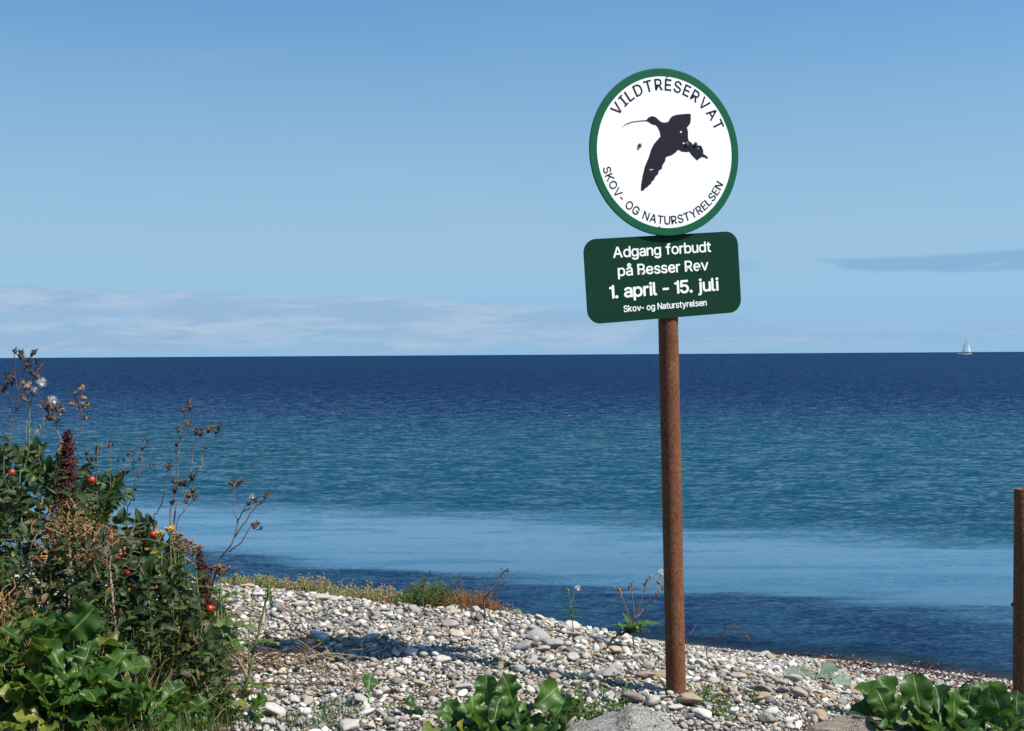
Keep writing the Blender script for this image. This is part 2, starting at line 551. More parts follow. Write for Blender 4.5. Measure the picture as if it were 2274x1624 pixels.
M = {}
M['beach'] = mat_beach()
M['water'] = mat_water()
M['stone_many'] = mat_stone('pebble_stone', True)
M['stone_one'] = mat_stone('large_pebble_stone', False)
M['rust'] = mat_rust()
M['sign_white'] = mat_paint('sign_white', (0.80, 0.80, 0.80), 0.35, (0.35, 0.35, 0.33), 0.70, 0.4)
M['sign_green'] = mat_paint('sign_rim_green', (0.0015, 0.083, 0.035), 0.5, (0.45, 0.55, 0.48), 0.68, 0.2)
M['board_green'] = mat_paint('board_green', (0.0010, 0.030, 0.0130), 0.5, (0.30, 0.36, 0.32), 0.69, 0.15)
M['ink'] = mat_paint('dark_ink', (0.012, 0.011, 0.020), 0.55, (0.3, 0.3, 0.3), 0.72, 0.15)
M['letter_white'] = mat_paint('letter_white', (0.82, 0.82, 0.82), 0.4, (0.5, 0.5, 0.48), 0.72, 0.3)
M['zinc'] = plain('dull_zinc', (0.13, 0.12, 0.11), 0.45, 0.5, 90.0, 0.6)
M['granite'] = mat_granite('grey_granite', (0.24, 0.225, 0.195), (0.15, 0.14, 0.12), (0.028, 0.05, 0.045))
M['brown_rock'] = mat_granite('brown_rock', (0.20, 0.155, 0.11), (0.15, 0.12, 0.085), (0.08, 0.06, 0.04))
M['rose_leaf'] = leaf_material('rose_leaf', (0.0065, 0.021, 0.0045), (0.029, 0.060, 0.012), (0.09, 0.13, 0.05), 0.5, 0.22, 0.35, (0.22, 0.20, 0.03), 0.12)
M['beet_leaf'] = leaf_material('beet_leaf', (0.017, 0.056, 0.007), (0.066, 0.140, 0.017), (0.17, 0.26, 0.085), 0.42, 0.34, 0.36, (0.20, 0.20, 0.03), 0.09)
M['herb_leaf'] = leaf_material('herb_leaf', (0.020, 0.045, 0.010), (0.075, 0.115, 0.026), None, 0.55, 0.3, 0.3, (0.25, 0.17, 0.03))
M['under_leaf'] = leaf_material('undergrowth_leaf', (0.007, 0.016, 0.004), (0.034, 0.060, 0.011), None, 0.55, 0.2, 0.3, (0.12, 0.075, 0.022))
M['grey_leaf'] = leaf_material('grey_leaf', (0.10, 0.14, 0.095), (0.20, 0.25, 0.18), None, 0.6, 0.15, 0.25)
M['olive_leaf'] = leaf_material('olive_leaf', (0.13, 0.15, 0.045), (0.28, 0.27, 0.11), None, 0.6, 0.2, 0.25, (0.30, 0.16, 0.07))
M['fresh_leaf'] = leaf_material('fresh_leaf', (0.035, 0.085, 0.012), (0.085, 0.16, 0.03), None, 0.45, 0.3, 0.4)
M['stem_green'] = plain('green_stem', (0.16, 0.21, 0.06), 0.55, 0.4, 60.0)
M['stem_dry'] = plain('dry_stem', (0.26, 0.19, 0.13), 0.8, 0.45, 60.0)
M['stem_purple'] = plain('purple_dry_stem', (0.17, 0.105, 0.095), 0.8, 0.45, 60.0)
M['straw'] = leaf_material('straw', (0.22, 0.14, 0.06), (0.46, 0.36, 0.19), None, 0.6, 0.12, 0.3)
M['litter'] = leaf_material('brown_litter', (0.10, 0.045, 0.018), (0.27, 0.14, 0.06), None, 0.7, 0.1, 0.25)
M['head'] = plain('dry_seed_head', (0.115, 0.072, 0.055), 0.85, 0.5, 120.0)
M['head_tan'] = plain('tan_seed_head', (0.27, 0.20, 0.13), 0.85, 0.5, 120.0)
M['fluff'] = plain('seed_fluff', (0.72, 0.70, 0.64), 0.9, 0.15, 80.0)
M['dock_seed'] = plain('dock_seed', (0.062, 0.015, 0.011), 0.75, 0.55, 90.0)
M['tan_curl'] = plain('withered_tan', (0.34, 0.19, 0.075), 0.75, 0.55, 70.0)
M['tansy_head'] = plain('brown_flower_head', (0.26, 0.11, 0.045), 0.85, 0.5, 150.0)
M['yellow'] = plain('yellow_flower', (0.62, 0.36, 0.03), 0.7, 0.3, 90.0)
M['hip'] = plain('rose_hip_skin', (0.48, 0.020, 0.007), 0.35, 0.35, 30.0, 0.6)
M['seaweed'] = plain('seaweed', (0.085, 0.016, 0.010), 0.5, 0.6, 60.0, 0.5)
M['sail'] = plain('sailcloth', (0.84, 0.84, 0.82), 0.6, 0.05, 0.5)
M['sail_grey'] = plain('foresail_cloth', (0.40, 0.42, 0.44), 0.6, 0.1, 0.5)
M['hull'] = plain('hull_paint', (0.78, 0.75, 0.72), 0.3, 0.05, 0.5)
M['hull_trim'] = plain('hull_trim', (0.10, 0.07, 0.08), 0.4, 0.2, 0.5)
M['wood'] = plain('driftwood', (0.33, 0.27, 0.20), 0.85, 0.5, 50.0)

# ================================================================== SETTING
def axis_grid(core_lo, core_hi, step, lo, hi):
    a = list(np.arange(core_lo, core_hi + 1e-6, step))
    s, p = step, core_hi
    while p < hi:
        s *= 1.35
        p += s
        a.append(p)
    s, p = step, core_lo
    while p > lo:
        s *= 1.35
        p -= s
        a.insert(0, p)
    return np.array(a)


def build_beach():
    xs = axis_grid(-3.4, 4.2, 0.06, -90, 90)
    ys = axis_grid(2.0, 10.6, 0.06, -40, 70)
    X, Y = np.meshgrid(xs, ys)
    Z = ground(X, Y)
    core = (X > -3.5) & (X < 4.3) & (Y > 1.9) & (Y < 10.7)
    Z = Z + np.where(core, rng.normal(0, 0.003, Z.shape), 0)
    v = np.c_[X.ravel(), Y.ravel(), Z.ravel()]
    nx, ny = len(xs), len(ys)
    i = np.arange(nx * ny).reshape(ny, nx)
    f = np.c_[i[:-1, :-1].ravel(), i[:-1, 1:].ravel(), i[1:, 1:].ravel(), i[1:, :-1].ravel()]
    m = bpy.data.meshes.new('beach')
    m.from_pydata(v.tolist(), [], f.tolist())
    m.polygons.foreach_set('use_smooth', [True] * len(m.polygons))
    m.materials.append(M['beach'])
    o = link('beach', m)
    tag(o, 'pale shingle beach ridge sloping down to the water', 'beach', kind='structure')
    return o


BEACH = build_beach()


def build_sea():
    ys = [-60.0, -30.0, -12.0, -4.0]
    ys += list(np.arange(0.0, 14.0, 0.12))
    y, s = 14.0, 0.2
    while y < 40000:
        ys.append(y)
        s *= 1.16
        y += s
    xs = axis_grid(-5, 6, 0.15, -40000, 40000)
    X, Y = np.meshgrid(xs, np.array(ys))
    depth = np.clip(WATER_Z - ground(X, Y), -1.0, 6.0)
    # small swell on the surface itself
    fade = np.clip(depth / 0.3, 0, 1) * np.clip(1 - (Y - 30) / 30, 0, 1)
    Z = WATER_Z + 0.006 * np.sin(4.0 * Y + 1.2 * X + 0.7 * np.sin(1.3 * X)) * fade
    v = np.c_[X.ravel(), Y.ravel(), Z.ravel()]
    nx, ny = len(xs), len(ys)
    i = np.arange(nx * ny).reshape(ny, nx)
    f = np.c_[i[:-1, :-1].ravel(), i[:-1, 1:].ravel(), i[1:, 1:].ravel(), i[1:, :-1].ravel()]
    keep = (depth.ravel()[f].max(axis=1) > -0.05)
    m = bpy.data.meshes.new('sea')
    m.from_pydata(v.tolist(), [], f[keep].tolist())
    m.polygons.foreach_set('use_smooth', [True] * len(m.polygons))
    a = m.attributes.new('uvp', 'FLOAT2', 'POINT')
    a.data.foreach_set('vector', np.c_[depth.ravel(), depth.ravel() * 0].astype(np.float32).ravel())
    m.materials.append(M['water'])
    o = link('sea', m)
    tag(o, 'blue sea with teal shallows and a calm pale band', 'sea', kind='structure')


build_sea()

# ================================================================== SIGN
GLYPH = json.loads(r'''{"-":[453,[[[337,244],[337,188],[114,188],[114,244]]]],".":[188,[[[95,-4],[78,-1],[63,9],[53,24],[50,41],[53,59],[63,73],[78,83],[95,87],[113,83],[128,73],[138,59],[141,41],[138,24],[128,9],[113,-1]]]],"1":[300,[[[150,384],[52,384],[52,432],[104,437],[136,450],[158,474],[168,509],[214,509],[214,0],[150,0]]]],"5":[453,[[[221,-7],[178,-2],[140,11],[108,32],[83,60],[66,93],[60,130],[122,130],[127,108],[138,89],[173,60],[221,50],[250,53],[276,64],[298,82],[314,104],[324,131],[328,162],[324,193],[314,221],[297,244],[275,262],[248,273],[218,277],[167,268],[128,246],[67,253],[96,509],[366,509],[366,452],[151,452],[134,301],[136,301],[178,325],[229,334],[263,330],[294,321],[321,306],[345,285],[364,260],[379,231],[388,199],[391,163],[385,117],[369,76],[343,41],[309,15],[268,-1]]]],"A":[480,[[[16,0],[201,509],[276,509],[463,0],[395,0],[287,302],[264,372],[232,478],[245,478],[213,371],[191,302],[85,0]],[[110,142],[110,199],[370,199],[370,142]]]],"B":[456,[[[60,0],[60,509],[241,509],[289,504],[329,491],[359,469],[381,442],[394,410],[398,374],[395,344],[387,320],[356,286],[315,267],[315,262],[339,257],[363,245],[385,227],[402,203],[414,173],[418,136],[413,100],[400,67],[377,39],[344,18],[301,4],[247,0]],[[125,57],[245,57],[296,63],[330,80],[349,105],[355,137],[352,161],[342,184],[327,203],[306,218],[279,228],[248,231],[125,231]],[[125,285],[238,285],[288,296],[308,309],[323,326],[333,348],[336,372],[330,403],[313,429],[283,446],[240,452],[125,452]]]],"D":[502,[[[219,0],[96,0],[96,57],[215,57],[272,63],[318,81],[354,110],[379,149],[394,198],[399,255],[394,312],[379,361],[354,399],[320,428],[275,446],[221,452],[93,452],[93,509],[225,509],[294,501],[353,478],[399,441],[433,391],[455,329],[462,255],[455,181],[433,119],[398,68],[351,31],[291,8]],[[125,509],[125,0],[60,0],[60,509]]]],"E":[419,[[[60,0],[60,509],[372,509],[372,452],[125,452],[125,286],[355,286],[355,229],[125,229],[125,57],[375,57],[375,0]]]],"G":[520,[[[269,-7],[205,1],[149,25],[104,64],[69,116],[47,179],[40,254],[47,329],[69,393],[103,445],[149,484],[203,508],[265,516],[304,513],[340,504],[374,489],[403,469],[429,445],[449,416],[465,384],[474,349],[408,349],[387,393],[356,427],[315,448],[265,456],[222,450],[183,432],[150,404],[125,364],[109,314],[103,254],[109,194],[125,145],[151,105],[184,76],[224,59],[269,53],[309,57],[345,71],[374,93],[396,123],[410,160],[415,202],[434,199],[283,199],[283,256],[478,256],[478,200],[471,141],[451,91],[419,50],[377,19],[326,0]]]],"I":[300,[[[31,0],[31,57],[118,57],[118,452],[31,452],[31,509],[269,509],[269,452],[183,452],[183,57],[269,57],[269,0]]]],"K":[467,[[[104,145],[104,216],[139,261],[174,303],[212,344],[364,509],[448,509],[231,276],[228,276]],[[60,0],[60,509],[125,509],[125,334],[124,225],[125,193],[125,0]],[[372,0],[188,259],[228,309],[449,0]]]],"L":[393,[[[60,0],[60,509],[125,509],[125,57],[361,57],[361,0]]]],"N":[523,[[[60,0],[60,509],[136,509],[343,183],[363,151],[388,107],[414,55],[405,54],[401,108],[399,157],[399,195],[399,509],[463,509],[463,0],[387,0],[202,290],[177,331],[148,381],[108,452],[119,454],[122,384],[124,328],[125,291],[125,0]]]],"O":[533,[[[267,-7],[205,1],[150,25],[105,63],[70,115],[48,179],[40,254],[48,329],[70,393],[105,445],[150,484],[205,508],[267,516],[329,508],[384,484],[429,445],[464,393],[486,329],[493,254],[486,179],[464,115],[429,63],[384,25],[329,1]],[[267,53],[310,59],[349,76],[383,105],[408,144],[425,194],[430,254],[425,314],[408,365],[383,404],[349,433],[310,450],[267,456],[223,450],[184,433],[151,404],[125,364],[109,314],[103,254],[109,194],[125,144],[151,105],[184,76],[223,59]]]],"R":[449,[[[60,0],[60,509],[236,509],[290,504],[333,489],[367,465],[390,433],[405,395],[409,352],[405,309],[390,271],[367,240],[333,217],[289,203],[236,198],[96,198],[96,255],[234,255],[269,258],[298,267],[319,281],[334,300],[342,324],[345,352],[342,380],[334,405],[319,425],[298,440],[269,449],[233,452],[125,452],[125,0]],[[353,0],[230,229],[303,229],[428,0]]]],"S":[447,[[[224,-9],[172,-4],[128,9],[91,31],[64,60],[46,96],[38,137],[104,137],[110,110],[123,88],[142,71],[166,59],[224,49],[257,52],[286,60],[311,74],[329,92],[341,114],[346,139],[342,161],[332,179],[296,205],[245,222],[184,239],[128,260],[86,289],[60,326],[52,372],[58,413],[75,448],[102,476],[138,498],[180,511],[227,516],[275,511],[316,498],[351,476],[377,449],[394,415],[401,378],[337,378],[326,412],[302,437],[267,453],[225,459],[194,456],[167,448],[145,435],[129,418],[118,398],[115,376],[119,352],[131,334],[169,308],[212,293],[264,279],[312,264],[359,238],[395,198],[405,171],[408,139],[403,99],[386,64],[360,34],[323,11],[278,-4]]]],"T":[449,[[[32,452],[32,509],[417,509],[417,452],[257,452],[257,0],[193,0],[193,452]]]],"U":[517,[[[259,-8],[203,-2],[154,15],[114,43],[85,80],[66,124],[60,173],[60,509],[124,509],[124,178],[128,144],[141,113],[160,87],[187,68],[220,56],[259,52],[298,56],[331,68],[357,87],[377,113],[389,144],[393,178],[393,509],[457,509],[457,173],[451,124],[433,80],[403,43],[363,15],[315,-2]]]],"V":[480,[[[204,0],[16,509],[84,509],[192,206],[215,137],[248,31],[235,31],[267,138],[290,206],[395,509],[463,509],[278,0]]]],"Y":[472,[[[203,0],[203,208],[16,509],[91,509],[192,344],[222,292],[250,230],[224,230],[251,293],[280,344],[381,509],[455,509],[268,208],[268,0]]]],"a":[389,[[[160,-9],[126,-5],[94,5],[68,22],[48,45],[35,73],[30,108],[34,138],[43,161],[58,179],[78,193],[125,211],[178,220],[234,227],[265,235],[273,243],[276,255],[276,257],[267,297],[240,322],[196,331],[149,322],[118,301],[100,274],[41,291],[57,322],[79,346],[104,364],[133,375],[194,384],[239,379],[286,360],[306,343],[322,320],[333,290],[337,251],[337,0],[277,0],[277,52],[272,52],[252,25],[215,1]],[[170,45],[202,49],[228,59],[248,74],[263,93],[272,115],[276,138],[276,190],[259,182],[231,176],[200,171],[175,168],[134,159],[103,139],[95,124],[92,105],[102,72],[130,52]]]],"b":[424,[[[229,-8],[198,-5],[172,4],[138,31],[118,59],[112,59],[112,0],[53,0],[53,509],[114,509],[114,319],[118,319],[137,346],[171,373],[197,381],[229,384],[274,378],[313,361],[345,332],[370,293],[385,245],[390,189],[385,133],[370,84],[346,45],[313,16],[274,-2]],[[220,47],[253,51],[279,66],[301,88],[316,117],[325,151],[328,189],[325,227],[316,261],[301,290],[280,311],[253,325],[220,330],[188,325],[161,312],[140,291],[125,263],[116,229],[113,189],[116,150],[125,115],[140,86],[162,65],[188,51]]]],"d":[424,[[[195,-8],[151,-2],[111,16],[79,45],[55,84],[39,133],[34,189],[39,245],[55,293],[79,332],[112,361],[151,378],[196,384],[228,381],[253,373],[287,346],[306,319],[311,319],[311,509],[372,509],[372,0],[313,0],[313,59],[307,59],[287,31],[252,4],[227,-5]],[[205,47],[236,51],[263,65],[284,86],[299,115],[309,150],[312,189],[309,229],[300,263],[284,291],[263,312],[237,325],[205,330],[172,325],[145,311],[124,290],[108,261],[99,227],[96,189],[99,151],[109,117],[124,88],[145,66],[172,51]]]],"e":[404,[[[212,-8],[161,-2],[117,16],[82,46],[56,85],[40,132],[34,187],[39,242],[55,290],[81,329],[115,359],[157,378],[205,384],[266,374],[294,361],[319,341],[341,315],[357,282],[368,242],[371,194],[371,169],[75,169],[75,221],[338,221],[310,202],[307,237],[298,269],[283,294],[263,314],[237,326],[205,330],[173,326],[146,313],[125,294],[109,270],[99,241],[96,211],[96,178],[100,139],[110,106],[128,80],[151,61],[179,50],[212,46],[254,53],[285,73],[306,105],[365,91],[353,63],[335,39],[311,19],[283,4],[249,-5]]]],"f":[254,[[[228,379],[228,327],[6,327],[6,379]],[[81,0],[81,432],[84,461],[96,486],[113,505],[135,519],[187,530],[222,527],[243,521],[227,468],[215,472],[195,474],[171,470],[154,460],[145,443],[142,419],[142,0]]]],"g":[425,[[[207,-151],[168,-148],[134,-140],[82,-110],[51,-69],[101,-41],[122,-66],[154,-88],[207,-97],[249,-92],[282,-75],[304,-47],[311,-6],[311,68],[306,68],[287,41],[252,16],[227,8],[195,5],[152,10],[113,27],[80,53],[55,90],[39,136],[34,191],[39,246],[55,293],[80,332],[112,361],[152,378],[196,384],[228,382],[253,373],[288,346],[308,319],[313,319],[313,379],[372,379],[372,-9],[367,-54],[350,-90],[324,-117],[291,-136],[251,-147]],[[205,59],[237,63],[264,75],[285,95],[300,121],[309,154],[312,193],[309,231],[300,264],[285,291],[264,312],[237,325],[205,330],[172,325],[145,312],[124,290],[109,262],[99,229],[96,193],[99,155],[109,123],[124,96],[145,76],[172,63]]]],"i":[167,[[[53,0],[53,379],[114,379],[114,0]],[[84,443],[67,446],[54,455],[44,468],[41,483],[44,499],[54,512],[67,521],[84,524],[100,521],[114,512],[123,499],[126,483],[123,468],[114,455],[100,446]]]],"j":[167,[[[53,379],[114,379],[114,-30],[111,-63],[102,-90],[86,-113],[65,-129],[37,-139],[4,-143],[-10,-143],[-10,-87],[2,-87],[25,-83],[40,-72],[50,-54],[53,-29]],[[83,443],[67,446],[53,455],[44,468],[41,483],[44,499],[53,512],[67,521],[83,524],[100,521],[114,512],[123,499],[126,483],[123,468],[114,455],[100,446]]]],"k":[381,[[[110,137],[110,212],[121,212],[284,379],[360,379],[184,199],[177,199]],[[53,0],[53,509],[114,509],[114,0]],[[294,0],[148,186],[191,229],[372,0]]]],"l":[189,[[[139,-2],[101,3],[74,20],[58,47],[53,84],[53,509],[114,509],[114,99],[120,62],[130,54],[146,52],[160,53],[170,54],[181,3],[162,-1]]]],"n":[410,[[[114,227],[114,0],[53,0],[53,379],[112,379],[112,287],[102,287],[124,332],[152,362],[187,379],[227,384],[264,380],[295,369],[321,349],[341,321],[353,285],[357,240],[357,0],[296,0],[296,235],[290,275],[273,304],[246,323],[210,329],[184,326],[161,317],[141,303],[126,283],[117,257]]]],"o":[415,[[[207,-8],[159,-2],[117,16],[82,46],[56,85],[40,133],[34,187],[40,243],[56,291],[82,330],[117,360],[159,378],[207,384],[256,378],[299,360],[333,330],[359,291],[376,243],[381,187],[376,133],[359,85],[333,46],[299,16],[256,-2]],[[207,46],[242,51],[270,66],[292,89],[307,117],[316,151],[319,187],[316,224],[307,258],[292,287],[270,310],[242,325],[207,330],[173,325],[145,310],[124,287],[108,258],[99,224],[96,187],[99,151],[108,117],[124,89],[145,66],[173,51]]]],"p":[424,[[[53,-143],[53,379],[112,379],[112,319],[118,319],[137,346],[171,373],[197,381],[229,384],[274,378],[313,361],[345,332],[370,293],[385,245],[390,189],[385,133],[370,84],[346,45],[313,16],[274,-2],[229,-8],[198,-5],[173,4],[138,31],[118,59],[114,59],[114,-143]],[[220,47],[253,51],[279,66],[301,88],[316,117],[325,151],[328,189],[325,227],[316,261],[301,290],[280,311],[253,325],[220,330],[188,325],[161,312],[140,291],[125,263],[116,229],[113,189],[116,150],[125,115],[140,86],[162,65],[188,51]]]],"r":[259,[[[53,0],[53,379],[112,379],[112,321],[115,321],[130,347],[152,367],[181,380],[213,385],[229,384],[243,384],[243,322],[230,324],[207,326],[182,323],[159,315],[140,301],[126,284],[117,262],[114,237],[114,0]]]],"s":[365,[[[182,-8],[145,-5],[112,3],[84,18],[62,38],[45,63],[36,94],[94,107],[105,79],[124,60],[150,49],[181,45],[217,50],[244,62],[262,81],[268,103],[265,121],[254,136],[237,147],[212,155],[149,170],[104,186],[72,208],[53,237],[47,274],[51,305],[65,332],[87,354],[115,370],[149,381],[187,384],[223,381],[254,372],[279,358],[299,339],[324,290],[268,277],[258,298],[243,316],[219,328],[187,333],[156,329],[131,317],[114,299],[109,277],[112,258],[124,243],[172,223],[229,209],[275,194],[306,171],[325,142],[331,107],[326,75],[312,47],[290,24],[260,6],[223,-5]]]],"t":[227,[[[204,379],[204,327],[6,327],[6,379]],[[65,471],[126,471],[126,98],[128,76],[136,61],[150,53],[170,50],[185,51],[202,54],[213,2],[192,-3],[168,-4],[125,2],[92,21],[72,52],[65,93]]]],"u":[410,[[[182,-5],[146,-1],[115,11],[89,31],[69,59],[57,95],[53,139],[53,379],[114,379],[114,144],[119,105],[137,75],[164,56],[200,50],[226,53],[249,62],[268,77],[283,97],[293,122],[296,153],[296,379],[357,379],[357,0],[298,0],[298,92],[307,92],[286,47],[257,17],[222,0]]]],"v":[389,[[[163,0],[17,379],[84,379],[165,155],[187,87],[206,21],[184,21],[203,87],[224,155],[305,379],[371,379],[226,0]]]],"y":[389,[[[47,-139],[61,-86],[71,-87],[104,-89],[130,-74],[151,-36],[163,-1],[17,379],[84,379],[165,155],[187,87],[206,21],[184,21],[202,87],[224,155],[305,379],[371,379],[204,-58],[177,-107],[139,-136],[91,-145],[65,-143]]]],"\u00e5":[389,[[[160,-9],[126,-5],[94,5],[68,22],[48,45],[35,73],[30,108],[34,138],[43,161],[58,179],[78,193],[125,211],[178,220],[234,227],[265,235],[273,243],[276,255],[276,257],[267,297],[240,322],[196,331],[149,322],[118,301],[100,274],[41,291],[57,322],[79,346],[104,364],[133,375],[194,384],[239,379],[286,360],[306,343],[322,320],[333,290],[337,251],[337,0],[277,0],[277,52],[272,52],[252,25],[215,1]],[[170,45],[202,49],[228,59],[248,74],[263,93],[272,115],[276,138],[276,190],[259,182],[231,176],[200,171],[175,168],[134,159],[103,139],[95,124],[92,105],[102,72],[130,52]],[[189,404],[166,407],[145,416],[112,447],[103,467],[100,490],[103,512],[112,532],[145,563],[166,572],[189,575],[213,572],[234,563],[266,532],[275,512],[278,490],[275,467],[266,447],[234,416],[213,407]],[[189,447],[206,450],[219,460],[229,473],[232,490],[229,506],[219,519],[206,529],[189,532],[173,529],[159,519],[150,506],[147,490],[150,473],[159,460],[173,450]]]]}''')
CAP = 0.509


def area2(p):
    return sum(p[i - 1][0] * p[i][1] - p[i][0] * p[i - 1][1] for i in range(len(p))) * 0.5


def inside(q, p):
    c = False
    for i in range(len(p)):
        (x1, y1), (x2, y2) = p[i - 1], p[i]
        if (y1 > q[1]) != (y2 > q[1]) and q[0] < (x2 - x1) * (q[1] - y1) / (y2 - y1) + x1:
            c = not c
    return c


def outline_mesh(name, polys, mat, thick=0.0003, offset=0.0):
    """flat printed shapes: closed outlines with holes, given in metres; overlapping strokes are stacked a hair apart"""
    big = max(polys, key=lambda q: abs(area2(q)))
    sgn = 1 if area2(big) > 0 else -1
    outs = [q for q in polys if area2(q) * sgn > 0]
    holes = [q for q in polys if area2(q) * sgn <= 0]
    groups = [[q] for q in outs]
    for h in holes:
        for g in groups:
            if inside(h[0], g[0]):
                g.append(h)
    mb_v, mb_f = [], []
    shifts = [(0.0, 0.0)] + ([(offset * math.cos(R(45 * i)), offset * math.sin(R(45 * i))) for i in range(8)] if offset else [])
    for gi, g in enumerate(groups):
        c = bpy.data.curves.new(name, 'CURVE')
        c.dimensions = '2D'
        c.fill_mode = 'BOTH'
        c.extrude = thick * 0.5
        for pl in g:
            s = c.splines.new('POLY')
            s.points.add(len(pl) - 1)
            for q, p in zip(s.points, pl):
                q.co = (p[0], p[1], 0, 1)
            s.use_cyclic_u = True
        o = bpy.data.objects.new(name, c)
        COL.objects.link(o)
        bpy.context.view_layer.update()
        m = bpy.data.meshes.new_from_object(o.evaluated_get(bpy.context.evaluated_depsgraph_get()))
        k = len(mb_v)
        dz = (gi % 3) * 0.00012
        for si, (ox, oy) in enumerate(shifts):            # a bolder stroke: the outline repeated round itself
            k = len(mb_v)
            mb_v += [(v.co.x + ox, v.co.y + oy, v.co.z + dz - si * 0.00001) for v in m.vertices]
            mb_f += [tuple(i + k for i in f.vertices) for f in m.polygons]
        bpy.data.objects.remove(o)
        bpy.data.curves.remove(c)
        bpy.data.meshes.remove(m)
    m = bpy.data.meshes.new(name)
    m.from_pydata(mb_v, [], mb_f)
    m.materials.append(mat)
    return m


def glyph_polys(ch, s, sx=1.0):
    return [[(p[0] / 1000 * s * sx, p[1] / 1000 * s) for p in pl] for pl in GLYPH[ch][1]]


def glyph_box(ch):
    xs = [p[0] / 1000 for pl in GLYPH[ch][1] for p in pl]
    return min(xs), max(xs)


def text_line(s, width, x0, base, cap):
    k = cap / CAP
    pos, x = [], 0.0
    for ch in s:
        if ch == ' ':
            x += 0.20
            continue
        lo, hi = glyph_box(ch)
        if ch == '1':
            lo += 0.0
        pos.append((ch, x - lo))
        x += (hi - lo) + (0.052 if ch != '-' else 0.05)
    total = x - 0.052
    sx = width / (total * k)
    out = []
    for ch, px_ in pos:
        for pl in glyph_polys(ch, k, sx):
            out.append([(p[0] + px_ * k * sx + x0, p[1] + base) for p in pl])
    return out


def text_arc(s, r, half, cap, bottom=False, sx=1.0):
    """letters spread evenly round an arc; the first and last letter centres sit at -half and +half degrees"""
    k = cap / CAP
    c, x = [], 0.0
    for i, ch in enumerate(s):
        if ch == ' ':
            x += 0.26
            continue
        lo, hi = glyph_box(ch)
        w = hi - lo
        c.append((ch, x + w / 2, (lo + hi) / 2))
        x += w + 0.10
    a0, a1 = c[0][1], c[-1][1]
    out = []
    for ch, cx, mid in c:
        t = (cx - a0) / (a1 - a0) * 2 - 1
        a = R(half) * t
        for pl in glyph_polys(ch, k, sx):
            q = []
            for p in pl:
                lx, ly = p[0] - mid * k * sx, p[1] - cap / 2
                if not bottom:
                    rr = r + ly
                    q.append((rr * math.sin(a) + lx * math.cos(a), rr * math.cos(a) - lx * math.sin(a)))
                else:
                    rr = r - ly
                    q.append((rr * math.sin(a) + lx * math.cos(a), -rr * math.cos(a) + lx * math.sin(a)))
            out.append(q)
    return out


def panel_axes(yaw, p, r):
    cy, sy = math.cos(yaw), math.sin(yaw)
    u = Vector((cy, sy, 0)); n = Vector((sy, -cy, 0)); v = Vector((0, 0, 1))
    n2 = n * math.cos(p) + v * math.sin(p)
    v2 = v * math.cos(p) - n * math.sin(p)
    return u * math.cos(r) + v2 * math.sin(r), v2 * math.cos(r) - u * math.sin(r), n2


def pipe_mesh(name, length, rad, mat, wall=0.004, sides=40):
    b = MB()
    zs = [-0.3, 0.0, length * 0.33, length * 0.66, length - 0.002, length]
    vs, fs = [], []
    for z in zs:
        for j in range(sides):
            t = 2 * math.pi * j / sides
            rr = rad - (0.0015 if z == length else 0)
            vs.append((rr * math.cos(t), rr * math.sin(t), z))
    n = len(zs)
    for j in range(sides):
        t = 2 * math.pi * j / sides
        vs.append(((rad - wall) * math.cos(t), (rad - wall) * math.sin(t), length))
    for j in range(sides):
        t = 2 * math.pi * j / sides
        vs.append(((rad - wall) * math.cos(t), (rad - wall) * math.sin(t), length - 0.12))
    for i in range(n + 1):
        for j in range(sides):
            k2 = (j + 1) % sides
            fs.append((i * sides + j, i * sides + k2, (i + 1) * sides + k2, (i + 1) * sides + j))
    fs.append(tuple((n + 1) * sides + j for j in range(sides)))
    b.add(vs, fs)
    return b.mesh(name, mat)


def bolt_mesh(name, rad, high, mat):
    b = MB()
    prof = [(rad * 1.5, 0), (rad * 1.5, high * 0.25), (rad, high * 0.25), (rad, high * 0.8), (rad * 0.7, high), (0.0002, high)]
    sides = 14
    vs, fs = [], []
    for r_, z in prof:
        for j in range(sides):
            t = 2 * math.pi * j / sides
            vs.append((r_ * math.cos(t), r_ * math.sin(t), z))
    for i in range(len(prof) - 1):
        for j in range(sides):
            k2 = (j + 1) % sides
            fs.append((i * sides + j, i * sides + k2, (i + 1) * sides + k2, (i + 1) * sides + j))
    b.add(vs, fs)
    return b.mesh(name, mat, smooth=False)


